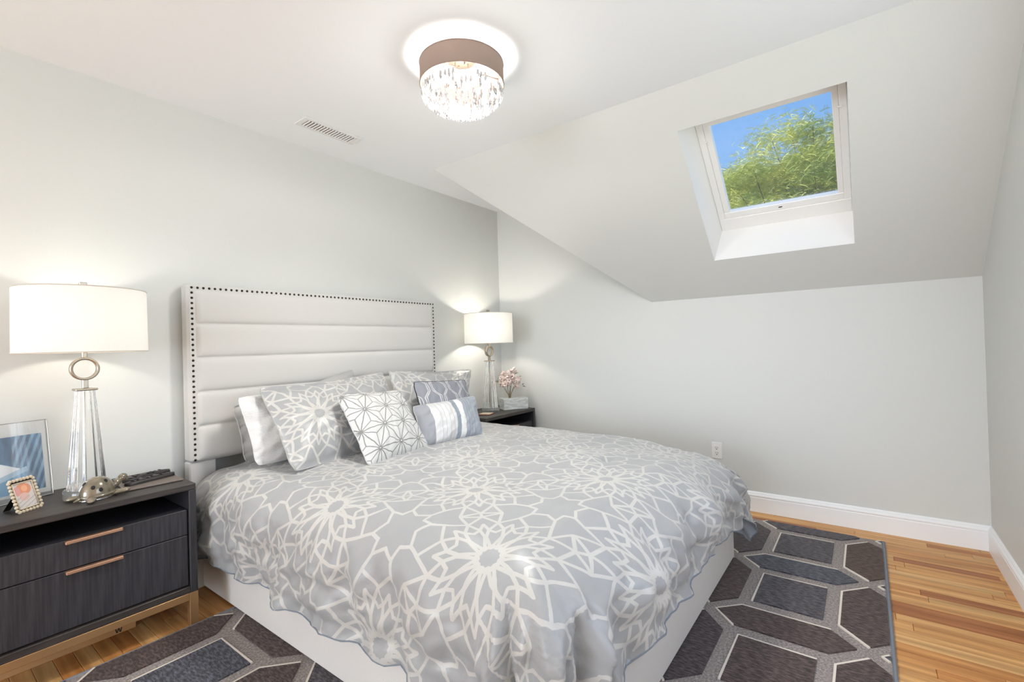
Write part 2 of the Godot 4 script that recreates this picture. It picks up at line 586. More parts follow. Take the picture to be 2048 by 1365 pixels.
func shell() -> void:
	structure("wall_back", span(Vector3(XL - 0.15, -0.1, -0.15), Vector3(0.15, H + 0.15, 0), 0.001), M.wall)
	# far wall: full height beside the headboard, knee height under the slope
	var s := st()
	var yz := PackedVector2Array([Vector2(0, -0.1), Vector2(ZR, -0.1), Vector2(ZR, K), Vector2(Z1, K), Vector2(Z1, H + 0.12), Vector2(0, H + 0.12)])
	var idx := Geometry2D.triangulate_polygon(yz)
	for k in range(0, idx.size(), 3):
		var p := [yz[idx[k]], yz[idx[k + 1]], yz[idx[k + 2]]]
		if (p[1] - p[0]).cross(p[2] - p[0]) < 0: p.reverse()
		tri(s, Vector3(0, p[0].y, p[0].x), Vector3(0, p[1].y, p[1].x), Vector3(0, p[2].y, p[2].x))
		tri(s, Vector3(0.15, p[0].y, p[0].x), Vector3(0.15, p[2].y, p[2].x), Vector3(0.15, p[1].y, p[1].x))
	for k in yz.size():
		var a := yz[k]
		var b := yz[(k + 1) % yz.size()]
		quad(s, Vector3(0, a.y, a.x), Vector3(0.15, a.y, a.x), Vector3(0.15, b.y, b.x), Vector3(0, b.y, b.x))
	structure("wall_far", done(s), M.wall)
	s = st()
	for q in [[XL - 0.15, -2.85, -0.1, H + 0.3], [-1.25, 0.3, -0.1, H + 0.3], [-2.85, -1.25, -0.1, 0.75], [-2.85, -1.25, 2.05, H + 0.3]]:
		bev(s, Vector3((q[0] + q[1]) / 2, (q[2] + q[3]) / 2, ZR + 0.075), Vector3(q[1] - q[0], q[3] - q[2], 0.15), 0.0003)
	structure("wall_right", done(s), M.wall)
	var w3 := Node3D.new()
	w3.name = "window_3"
	add_child(w3)
	w3.set_meta("kind", "structure")
	for q in [[-2.85, -2.80, 0.75, 2.05], [-1.30, -1.25, 0.75, 2.05], [-2.80, -1.30, 0.75, 0.80], [-2.80, -1.30, 2.0, 2.05], [-2.80, -1.30, 1.38, 1.42]]:
		put("window_frame", span(Vector3(q[0], q[2], ZR + 0.05), Vector3(q[1], q[3], ZR + 0.1), 0.004), M.trim, w3)
	# wall behind the camera, with a window added for fill light
	s = st()
	var x0 := XL - 0.15
	for q in [[0.0, 0.7, 0.0, H + 0.1], [2.95, ZR, 0.0, H + 0.1], [0.7, 2.95, 0.0, 0.3], [0.7, 2.95, 2.1, H + 0.1]]:
		bev(s, Vector3((x0 + XL) / 2, (q[2] + q[3]) / 2, (q[0] + q[1]) / 2), Vector3(0.15, q[3] - q[2], q[1] - q[0]), 0.0005)
	structure("wall_left", done(s), M.wall)
	var w2 := Node3D.new()
	w2.name = "added_window_2"
	add_child(w2)
	w2.set_meta("kind", "structure")
	for q in [[0.7, 0.76, 0.3, 2.1], [2.89, 2.95, 0.3, 2.1], [0.76, 2.89, 0.3, 0.36], [0.76, 2.89, 2.04, 2.1], [1.795, 1.855, 0.36, 2.04]]:
		put("window_frame", span(Vector3(x0 + 0.04, q[2], q[0]), Vector3(x0 + 0.09, q[3], q[1]), 0.004), M.trim, w2)
	for q in [[w2, Vector3(x0 + 0.063, 0.36, 0.76), Vector3(x0 + 0.067, 2.04, 1.795)], [w2, Vector3(x0 + 0.063, 0.36, 1.855), Vector3(x0 + 0.067, 2.04, 2.89)], [w3, Vector3(-2.80, 0.80, ZR + 0.073), Vector3(-1.30, 1.38, ZR + 0.077)], [w3, Vector3(-2.80, 1.42, ZR + 0.073), Vector3(-1.30, 2.0, ZR + 0.077)]]:
		put("pane", span(q[1], q[2], 0.0005), M.pane, q[0])
	# flat ceiling
	s = st()
	# with the opening of the air duct
	var va := -2.07
	var vb := -1.77
	var vc := 0.277
	var vd := 0.353
	prism(s, PackedVector2Array([Vector2(XL, 0), Vector2(va, 0), Vector2(va, ZR), Vector2(XL, ZR)]), H, H + 0.12)
	prism(s, PackedVector2Array([Vector2(va, 0), Vector2(vb, 0), Vector2(vb, vc), Vector2(va, vc)]), H, H + 0.12)
	prism(s, PackedVector2Array([Vector2(va, vd), Vector2(vb, vd), Vector2(vb, ZR), Vector2(va, ZR)]), H, H + 0.12)
	prism(s, PackedVector2Array([Vector2(vb, 0), Vector2(0, 0), Vector2(0, Z1), Vector2(-XC, Z1B), Vector2(-XC, ZR), Vector2(vb, ZR)]), H, H + 0.12)
	structure("ceiling", done(s), M.ceiling)
	# sloped ceiling with the light well, and the cheek at its end
	s = st()
	var t := 0.26
	var zl := func(u: float) -> float: return Z1 - (Z1 - Z1B) * u / SL
	var U := [0.0, 0.33, 1.245, SL]
	var strips := [[U[0], U[1], 0, 2], [U[2], U[3], 0, 2], [U[1], U[2], 0, 1], [U[1], U[2], 1, 2]]
	for q in strips:
		var ua: float = q[0]
		var ub: float = q[1]
		var za: float = zl.call(ua)
		var zb: float = zl.call(ub)
		var zc := ZR
		if q[2] == 0 and q[3] == 1: zc = 1.965
		if q[2] == 1:
			za = 2.695; zb = 2.695
		quad(s, slope_at(ua, za), slope_at(ua, zc), slope_at(ub, zc), slope_at(ub, zb))
	# reveals of the well, from the ceiling to the window
	var lw := st()  # well painted whiter than the slope, standing in for stronger daylight
	var A := [[0.33, 1.965], [0.33, 2.695], [1.245, 2.695], [1.245, 1.965]]
	var B := [[0.40, 2.0], [0.40, 2.69], [1.20, 2.69], [1.20, 2.0]]
	for k in 4:
		var a0 = A[k]
		var a1 = A[(k + 1) % 4]
		var b0 = B[k]
		var b1 = B[(k + 1) % 4]
		quad(lw, slope_at(a0[0], a0[1]), slope_at(b0[0], b0[1], 0.2), slope_at(b1[0], b1[1], 0.2), slope_at(a1[0], a1[1]))
		quad(s, slope_at(b0[0], b0[1], 0.2), slope_at(b0[0], b0[1], t), slope_at(b1[0], b1[1], t), slope_at(b1[0], b1[1], 0.2))
	# roof above
	for q in [[-0.4, 0.40, -0.2, ZR + 0.4], [1.20, 1.75, -0.2, ZR + 0.4], [0.40, 1.20, -0.2, 2.0], [0.40, 1.20, 2.69, ZR + 0.4]]:
		var za: float = maxf(q[2], zl.call(q[0]) - 0.05)
		var zb: float = maxf(q[2], zl.call(q[1]) - 0.05)
		quad(s, slope_at(q[0], za, t), slope_at(q[1], zb, t), slope_at(q[1], q[3], t), slope_at(q[0], q[3], t))
	# ends of the slab
	quad(s, slope_at(SL, Z1B), slope_at(SL, ZR), slope_at(SL, ZR, t), slope_at(SL, Z1B, t))
	quad(s, slope_at(0, Z1), slope_at(SL, Z1B), slope_at(SL, Z1B, t), slope_at(0, Z1, t))
	tri(s, Vector3(-XC, H, Z1B), Vector3(0, K, Z1), Vector3(0, H, Z1))
	put("light_well", done(lw), M.skylight_white, structure("ceiling_slope", done(s), M.wall))
	# baseboards: face, groove and moulded cap
	var prof := [Vector2(0.0, 0.0), Vector2(0.016, 0.0), Vector2(0.016, 0.094), Vector2(0.0145, 0.097), Vector2(0.0145, 0.101), Vector2(0.017, 0.104), Vector2(0.017, 0.109), Vector2(0.013, 0.117), Vector2(0.0105, 0.119), Vector2(0.0105, 0.122), Vector2(0.007, 0.128), Vector2(0.003, 0.131), Vector2(0.0, 0.131)]
	for side in [["baseboard_far", Vector3(0, 0, 0), Vector3(0, 0, ZR), Vector3(-1, 0, 0)], ["baseboard_right", Vector3(0, 0, ZR), Vector3(XL, 0, ZR), Vector3(0, 0, -1)], ["baseboard_back", Vector3(XL, 0, 0), Vector3(0, 0, 0), Vector3(0, 0, 1)]]:
		s = st()
		var p0: Vector3 = side[1]
		var p1: Vector3 = side[2]
		var nn: Vector3 = side[3]
		for k in prof.size() - 1:
			var a: Vector3 = nn * prof[k].x + Vector3.UP * prof[k].y
			var b: Vector3 = nn * prof[k + 1].x + Vector3.UP * prof[k + 1].y
			quad(s, p1 + a, p0 + a, p0 + b, p1 + b)
		structure(side[0], done(s), M.trim)

func floor_planks() -> void:
	var root := structure("floor", span(Vector3(XL - 0.15, -0.1, -0.15), Vector3(0.15, -0.012, ZR + 0.15), 0.001), M.dark_void)
	var rest := st()
	rng.seed = 77
	var w := 0.0572
	var x := 0.0
	while x > XL:
		var z := -rng.randf_range(0.0, 0.7)
		while z < ZR:
			var l := rng.randf_range(0.28, 1.15)
			var z1 := minf(z + l, ZR)
			var z0 := maxf(z, 0.0)
			z += l
			if z1 - z0 < 0.02: continue
			var xm := x - w / 2
			var seen := (xm > -1.75 and z1 > 2.74) or (xm > -0.26 and z1 > 1.9) or (xm < -2.5 and xm > -3.45 and z0 < 0.5)
			var pick := rng.randf()
			var tone := 0 if pick < 0.26 else 1 if pick < 0.48 else 2 if pick < 0.66 else 4 if pick < 0.84 else 3 if pick < 0.95 else 5
			var s := st() if seen else rest
			var o := Vector2(rng.randf(), rng.randf())
			plank(s, x, x - w, z0, z1, o)
			if seen: put("plank", done(s), M.planks[tone], root)
		x -= w
	var o := put("planks_beyond", done(rest), M.planks[0], root)
	o.set_meta("kind", "stuff")

func plank(s: SurfaceTool, xa: float, xb: float, z0: float, z1: float, o: Vector2) -> void:
	var g := 0.0005
	xa -= g; xb += g; z0 += g; z1 -= g
	var e := 0.0012
	var P := func(x: float, y: float, z: float) -> void:
		s.set_uv(Vector2(o.x + z * 0.22, o.y + x * 4.2))
		s.add_vertex(Vector3(x, y, z))
	var F := func(a: Vector3, b: Vector3, c: Vector3, d: Vector3) -> void:
		for v in [a, c, b, a, d, c]: P.call(v.x, v.y, v.z)
	var t := [Vector3(xb + e, 0, z0 + e), Vector3(xb + e, 0, z1 - e), Vector3(xa - e, 0, z1 - e), Vector3(xa - e, 0, z0 + e)]
	var m := [Vector3(xb, -e, z0), Vector3(xb, -e, z1), Vector3(xa, -e, z1), Vector3(xa, -e, z0)]
	F.call(t[0], t[1], t[2], t[3])
	for k in 4:
		var j := (k + 1) % 4
		F.call(m[k], m[j], t[j], t[k])
		F.call(m[k] - Vector3(0, 0.012, 0), m[j] - Vector3(0, 0.012, 0), m[j], m[k])

# ---------------------------------------------------------------- skylight
func slope_box(u0: float, u1: float, z0: float, z1: float, o0: float, o1: float, b := 0.003) -> ArrayMesh:
	var e := Vector3(XC, K - H, 0).normalized()
	var n := Vector3(H - K, XC, 0).normalized()
	var bs := Basis(-e, n, Vector3(0, 0, -1))
	return box_mesh(slope_at((u0 + u1) / 2, (z0 + z1) / 2, (o0 + o1) / 2), Vector3(u1 - u0, o1 - o0, z1 - z0), b, bs)

func skylight() -> void:
	var w := Node3D.new()
	w.name = "window_1"
	add_child(w)
	w.set_meta("kind", "structure")
	w.set_meta("label", "white framed skylight set in the sloped ceiling")
	# fixed frame
	put("window_frame", slope_box(0.395, 0.487, 2.0, 2.69, 0.2, 0.25), M.skylight_white, w)
	put("window_frame", slope_box(1.15, 1.21, 2.0, 2.69, 0.2, 0.25), M.skylight_white, w)
	put("window_frame", slope_box(0.487, 1.15, 2.0, 2.036, 0.2, 0.26), M.skylight_white, w)
	put("window_frame", slope_box(0.487, 1.15, 2.656, 2.69, 0.2, 0.26), M.skylight_white, w)
	# sash: white bottom rail, grey side stiles
	put("sash_rail", slope_box(0.487, 0.53, 2.036, 2.656, 0.203, 0.24), M.skylight_white, w)
	put("sash_rail", slope_box(1.12, 1.15, 2.036, 2.656, 0.203, 0.24), M.skylight_white, w)
	put("sash_stile", slope_box(0.487, 1.15, 2.036, 2.07, 0.206, 0.25), M.skylight_white, w)
	put("sash_stile", slope_box(0.487, 1.15, 2.628, 2.656, 0.206, 0.25), M.skylight_white, w)
	put("pane", slope_box(0.52, 1.13, 2.06, 2.636, 0.228, 0.232, 0.0005), M.pane, w)
	# blind hooks and the maker's plate on the rail
	for z in [2.034, 2.658]:
		put("blind_hook", slope_box(1.035, 1.043, z - 0.008, z + 0.012, 0.188, 0.2, 0.002), M.skylight_white, w)
	put("latch_plate", slope_box(0.505, 0.515, 2.335, 2.355, 0.2, 0.204, 0.001), M.silver, w)

# ---------------------------------------------------------------- outside
func outside() -> void:
	structure("ground", span(Vector3(-40, -5.3, -40), Vector3(60, -5.2, 40), 0.01), M.lawn)
	crown_tree("locust_tree", "leafy green tree with a broad airy crown seen through the skylight", Vector3(10.2, -5.2, 2.0), 8.75, Vector3(2.9, 3.05, 3.0), 360, 101)
	crown_tree("locust_tree", "smaller pale green tree low behind the broad one in the skylight", Vector3(15.5, -5.2, -0.9), 9.9, Vector3(3.2, 2.9, 3.2), 240, 202)

func crown_tree(called: String, label: String, at: Vector3, hc: float, rad: Vector3, clusters: int, sd: int) -> void:
	rng.seed = sd
	var t := thing(called, label, "tree", at, 0.0, "trees behind the house")
	var top := Vector3(0, hc, 0)
	var s := st(true)
	tube(s, [Vector3(0, 0, 0), Vector3(0.05, hc * 0.3, 0.03), Vector3(-0.03, hc * 0.6, 0.0), Vector3(0.03, hc * 0.85, 0.02), top], 0.22, 0.1, 10)
	put("trunk", done(s), M.bark, t)
	var cents := []
	var br := st(true)
	for k in clusters:
		var d := Vector3(rng.randfn(), rng.randfn() * 0.9 + 0.45, rng.randfn()).normalized()
		var r := pow(rng.randf(), 0.4) * 0.95
		var c := top + Vector3(d.x * rad.x, d.y * rad.y, d.z * rad.z) * r
		cents.append(c)
		if k % 4 == 0:
			var mid := top + (c - top) * 0.5 + Vector3(rng.randfn(), rng.randfn(), rng.randfn()) * 0.3
			tube(br, [top + Vector3(0, -rng.randf() * 1.4, 0), mid, c], 0.03, 0.008, 5, false)
	put("branches", done(br), M.bark, t).set_meta("kind", "stuff")
	# one leaf spray: a bent midrib with paired leaflets
	var ls := st()
	for k in 7:
		for sg in [-1.0, 1.0]:
			var x := 0.03 + k * 0.03
			var y := -0.10 * (x / 0.24) * (x / 0.24)
			var a := Vector3(x, y, 0)
			var b := a + Vector3(0.018, -0.006, sg * 0.028)
			var c := a + Vector3(0.03, -0.02, sg * 0.062)
			var e := a + Vector3(0.004, -0.010, sg * 0.036)
			quad(ls, a, b, c, e)
	var leaf := done(ls)
	var mm := MultiMesh.new()
	mm.transform_format = MultiMesh.TRANSFORM_3D
	mm.use_colors = true
	mm.mesh = leaf
	var per := 120
	mm.instance_count = cents.size() * per
	var q := 0
	for c in cents:
		var tone := rng.randf()
		for k in per:
			var d := Vector3(rng.randfn(), rng.randfn() * 0.38, rng.randfn()) * 0.25
			var bs := Basis.from_euler(Vector3(rng.randf_range(-0.5, 0.5), rng.randf() * TAU, rng.randf_range(-0.6, 0.5))).scaled(Vector3.ONE * rng.randf_range(0.5, 0.85))
			mm.set_instance_transform(q, Transform3D(bs, c + d))
			var j := clampf(tone * 0.75 + rng.randf() * 0.25, 0.0, 1.0)
			mm.set_instance_color(q, Color(0.15, 0.25, 0.08).lerp(Color(0.62, 0.62, 0.22), j))
			q += 1
	var f := MultiMeshInstance3D.new()
	f.name = "foliage"
	f.multimesh = mm
	f.material_override = M.foliage
	f.set_meta("kind", "stuff")
	t.add_child(f)

# ---------------------------------------------------------------- rug
func rug() -> void:
	var X0 := -3.25
	var X1 := -0.17
	var Za := 0.43
	var Zb := 2.775
	var t := thing("area_rug", "brown and slate geometric rug with carved panels lying under the bed", "rug")
	put("ground_pile", span(Vector3(X0, 0.0, Za), Vector3(X1, 0.007, Zb), 0.003), M.rug_base, t)
	for e in [[Vector3(X0, 0.0005, Zb - 0.006), Vector3(X1, 0.011, Zb + 0.008)], [Vector3(X0, 0.0005, Za - 0.008), Vector3(X1, 0.011, Za + 0.004)]]:
		put("binding", span(e[0], e[1], 0.004), M.rug_bind, t)
	var clip := PackedVector2Array([Vector2(X0 + 0.006, Za + 0.006), Vector2(X1 - 0.006, Za + 0.006), Vector2(X1 - 0.006, Zb - 0.008), Vector2(X0 + 0.006, Zb - 0.008)])
	var px := 0.581
	var pz := 0.5555
	rng.seed = 9
	for i in range(-1, 7):
		for j in range(-1, 6):
			var c := Vector2(-0.487 - i * px, 2.432 - j * pz)
			var shapes := [
				[Vector2(-0.143, -0.126), Vector2(0.143, -0.126), Vector2(0.143, 0.126), Vector2(-0.143, 0.126)],
				[Vector2(-0.2905, -0.239), Vector2(-0.208, -0.157), Vector2(-0.208, 0.157), Vector2(-0.2905, 0.239), Vector2(-0.373, 0.157), Vector2(-0.373, -0.157)],
				[Vector2(-0.252, 0.278), Vector2(-0.151, 0.184), Vector2(0.149, 0.184), Vector2(0.25, 0.278), Vector2(0.149, 0.372), Vector2(-0.151, 0.372)],
			]
			for sh in shapes:
				var poly := PackedVector2Array()
				for v in sh: poly.append(c + v)
				for cut in Geometry2D.intersect_polygons(poly, clip):
					rug_panel(t, cut, rng.randi() % 5, clip)

func rug_panel(t: Node3D, poly: PackedVector2Array, tone: int, clip: PackedVector2Array) -> void:
	var s := st()
	prism(s, poly, 0.004, 0.0125)
	var o := put("pile_panel", done(s), M.rug[tone], t)
	if Geometry2D.is_polygon_clockwise(poly): poly.reverse()
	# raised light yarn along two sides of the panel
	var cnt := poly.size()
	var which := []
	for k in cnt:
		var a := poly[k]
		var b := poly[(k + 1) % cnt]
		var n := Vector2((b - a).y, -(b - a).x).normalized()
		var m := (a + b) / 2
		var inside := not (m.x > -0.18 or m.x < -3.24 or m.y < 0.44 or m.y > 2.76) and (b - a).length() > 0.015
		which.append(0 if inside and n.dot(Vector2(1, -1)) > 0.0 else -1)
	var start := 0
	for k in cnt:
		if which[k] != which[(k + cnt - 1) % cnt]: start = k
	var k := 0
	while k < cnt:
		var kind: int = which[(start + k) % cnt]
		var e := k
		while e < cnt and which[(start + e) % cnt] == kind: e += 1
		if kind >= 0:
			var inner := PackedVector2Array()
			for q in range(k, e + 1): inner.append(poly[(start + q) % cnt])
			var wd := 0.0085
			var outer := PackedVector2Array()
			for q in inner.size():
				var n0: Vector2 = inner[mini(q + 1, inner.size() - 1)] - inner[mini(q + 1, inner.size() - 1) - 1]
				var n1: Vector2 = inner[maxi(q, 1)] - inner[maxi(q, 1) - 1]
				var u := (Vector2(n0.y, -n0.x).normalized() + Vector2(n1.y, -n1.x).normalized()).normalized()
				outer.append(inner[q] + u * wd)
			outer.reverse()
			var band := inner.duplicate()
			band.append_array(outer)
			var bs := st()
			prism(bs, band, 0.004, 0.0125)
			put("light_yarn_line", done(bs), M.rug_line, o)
		k = e

# ---------------------------------------------------------------- bed
func bed() -> void:
	var t := thing("upholstered_bed", "cream upholstered bed with channelled headboard and dark nailhead trim", "bed")
	var XA := -2.535
	var XB := -0.815
	put("side_rail", span(Vector3(XA, 0.013, 0.10), Vector3(XA + 0.05, 0.30, 2.10), 0.008), M.rail, t)
	put("side_rail", span(Vector3(XB - 0.05, 0.013, 0.10), Vector3(XB, 0.30, 2.10), 0.008), M.rail, t)
	put("foot_rail", span(Vector3(XA, 0.013, 2.10), Vector3(XB, 0.30, 2.15), 0.008), M.rail, t)
	put("slat_deck", span(Vector3(XA + 0.05, 0.22, 0.10), Vector3(XB - 0.05, 0.25, 2.10), 0.003), M.dark_void, t)
	for x in [-2.577, -1.045]:
		put("headboard_leg", span(Vector3(x, 0.0, 0.02), Vector3(x + 0.12, 0.62, 0.085), 0.006), M.linen, t)
	var y0 := 0.62
	var y1 := 1.495
	var xa := -2.577
	var xb := -0.925
	var hb := put("headboard", span(Vector3(xa, y0, 0.02), Vector3(xb, y1, 0.098), 0.012), M.linen, t)
	# five puffed horizontal channels
	var bd := 0.034
	var ch := (y1 - y0 - bd) / 5.0
	for k in 5:
		var ya := y0 + 0.006 + k * ch
		var s := st(true)
		var f := func(u: float, v: float) -> Vector3:
			var e := minf(1.0, minf(u, 1 - u) * 120.0)
			var p := pow(maxf(0.0, 1.0 - pow(absf(2 * v - 1), 4.0)), 0.5)
			var ripple := 0.0012 * sin(u * 40.0 + k * 2.1) * p
			return Vector3(lerpf(xa + bd, xb - bd, u), ya + v * ch, 0.095 + 0.016 * p * sqrt(e) + ripple)
		grid(s, 120, 18, f)
		put("channel", done(s), M.linen, hb)
	# nailheads along top and both sides
	var ns := st(true)
	var nail := func(x: float, y: float) -> void:
		ell(ns, Vector3(x, y, 0.098), Vector3(0.0062, 0.0062, 0.0045), Basis(), 8, 6)
	var n := 62
	for k in n + 1: nail.call(lerpf(xa + 0.022, xb - 0.022, float(k) / n), y1 - 0.018)
	for k in range(1, 34):
		var y := y1 - 0.018 - k * 0.0256
		nail.call(xa + 0.022, y)
		nail.call(xb - 0.022, y)
	put("nailhead_trim", done(ns), M.nail, hb).set_meta("kind", "stuff")
	var mt := thing("mattress", "pale mattress hidden under the patterned duvet", "mattress")
	put("mattress_core", span(Vector3(-2.44, 0.25, 0.12), Vector3(-0.92, 0.50, 2.02), 0.05), M.white_cotton, mt)

# ---------------------------------------------------------------- duvet
var dn := FastNoiseLite.new()
var dn2 := FastNoiseLite.new()

func duvet_point(a: float, b: float) -> Vector3:
	# a, b: flat cloth coordinates along x and z; what lies past the mattress bends over its edge and hangs
	var xi := -2.42
	var xj := -0.89
	var zi := 1.95
	var dx := 0.0
	if a < xi: dx = a - xi
	elif a > xj: dx = a - xj
	var dz := maxf(0.0, b - zi)
	var bx := clampf(a, xi, xj)
	var bz := minf(b, zi)
	var d := Vector2(dx, dz)
	var l := d.length()
	var y := TOP + 0.012 * sin((bx - xi) / (xj - xi) * PI)
	var head := smoothstep(0.45, 0.1, bz)
	y -= 0.03 * head * smoothstep(-2.2, -2.42, bx)
	y += dn.get_noise_2d(a * 2.2, b * 2.2) * 0.010 + dn2.get_noise_2d(a * 3.0 + 5.0, b * 7.0) * 0.004
	y -= 0.05 * smoothstep(1.45, 2.05, b) * smoothstep(-1.6, -0.85, a)
	# quilting dimples
	for q in [Vector2(-2.14, 1.37), Vector2(-2.02, 1.62), Vector2(-1.60, 1.05), Vector2(-1.45, 1.75), Vector2(-1.72, 0.86)]:
		var g: Vector2 = Vector2(a, b) - q
		y -= 0.014 * exp(-(g.x * g.x / 0.0016 + g.y * g.y / 0.0007))
		y += 0.006 * exp(-((g.x + 0.03) * (g.x + 0.03) / 0.003 + (g.y + 0.04) * (g.y + 0.04) / 0.001))
	if l < 1e-5:
		return Vector3(bx, y, bz)
	var dir := d / l
	var side := absf(dir.x)
	var R := lerpf(0.25, 0.15 if dx < 0 else 0.12, side * side)
	var arc := R * PI / 2
	var hz := 0.0
	var dp := 0.0
	if l < arc:
		hz = R * sin(l / R); dp = R * (1.0 - cos(l / R))
	else:
		hz = R + 0.04 * (l - arc); dp = R + (l - arc)
	# corner cloth gathers into hanging folds
	var corner := clampf(2.0 * absf(dir.x) * dir.y, 0.0, 1.0)
	dp *= 1.0 - 0.10 * corner
	var hang := smoothstep(0.06, 0.34, l)
	var along := b if side > 0.7 else a
	if dz > 0.0 and absf(dx) > 0.0: along = b + a + atan2(dz, absf(dx)) * 0.5
	var puff := 0.020 * sin(clampf((l - 0.08) / 0.36, 0.0, 1.0) * PI)
	var fold := dn2.get_noise_2d(along * 4.2 + (20.0 if side > 0.7 else 0.0), l * 1.4) * 0.040 + dn.get_noise_2d(along * 3.2 + 40.0, l * 6.0) * 0.030 + dn2.get_noise_2d(along * 10.0 + 3.0, l * 4.0) * 0.012 * side
	if corner > 0.2: fold += 0.038 * sin(atan2(dz, absf(dx)) * 8.0 + 0.6) * smoothstep(0.2, 0.7, corner)
	hz += puff + fold * hang + 0.012 * hang
	if dx > 0.0: hz = minf(hz, lerpf(0.122, 0.3, smoothstep(0.45, 0.75, bz)))
	dp += dn.get_noise_2d(along * 3.0 + 9.0, 3.3) * 0.022 * smoothstep(0.15, 0.45, l)
	# the far corner swings free of the bed
	var swing := 0.10 * corner * smoothstep(0.3, 0.6, l) if dx > 0.0 else 0.0
	return Vector3(bx + dir.x * hz, maxf(y - dp, 0.02), bz + dir.y * hz + swing)

func duvet() -> void:
	dn.seed = 12; dn.frequency = 1.0; dn.fractal_octaves = 3
	dn2.seed = 44; dn2.frequency = 1.0; dn2.fractal_octaves = 2
	var t := thing("duvet", "silver grey duvet printed with pale star rosettes spread over the bed", "duvet")
	var A0 := -2.42 - 0.475
	var A1 := -0.89 + 0.46
	var B0 := 0.115
	var B1 := 1.95 + 0.455
	var nu := 210
	var nv := 200
	var s := st(true)
	var f := func(u: float, v: float) -> Vector3: return duvet_point(lerpf(A0, A1, u), lerpf(B0, B1, v))
	var uvf := func(u: float, v: float) -> Vector2: return Vector2((lerpf(A0, A1, u) + 2.129) / 0.72, (lerpf(B0, B1, v) - 1.538) / 0.72)
	grid(s, nu, nv, f, uvf, true)
	put("cover", done(s), M.duvet, t)
	# underside: the same shape a quilt's thickness further in, joined at the hem
	s = st(true)
	var mid := Vector3(-1.66, 0.3, 1.0)
	var g := func(u: float, v: float) -> Vector3:
		var p := duvet_point(lerpf(A0, A1, u), lerpf(B0, B1, v))
		var edge := minf(minf(u, 1 - u) * 40.0, (1 - v) * 40.0)
		var k := 0.028 * smoothstep(0.0, 1.0, edge)
		var out := Vector3(p.x - clampf(p.x, -2.42, -0.89), 0, p.z - minf(p.z, 1.95))
		var dirn := (out.normalized() if out.length() > 0.05 else Vector3.ZERO) * smoothstep(0.05, 0.14, out.length())
		return p - dirn * k - Vector3(0, k * (1.0 - smoothstep(0.05, 0.14, out.length())), 0)
	grid(s, 105, 100, g, null, false)
	put("underside", done(s), M.duvet_back, t)
	# corded hem on three sides
	s = st(true)
	var pts := []
	for k in 101: pts.append(duvet_point(A0, lerpf(B0, B1, k / 100.0)))
	for k in range(1, 101): pts.append(duvet_point(lerpf(A0, A1, k / 100.0), B1))
	for k in range(1, 101): pts.append(duvet_point(A1, lerpf(B1, B0, k / 100.0)))
	tube(s, pts, 0.0026, 0.0026, 6)
	put("piping", done(s), M.piping, t)
	# care tag at the far corner
	var c := duvet_point(A1 - 0.05, B1 - 0.05)
	put("care_tag", box_mesh(c + Vector3(0.02, 0.02, 0.015), Vector3(0.03, 0.035, 0.002), 0.0005, Basis(Vector3.UP, 0.7)), M.white_cotton, t)

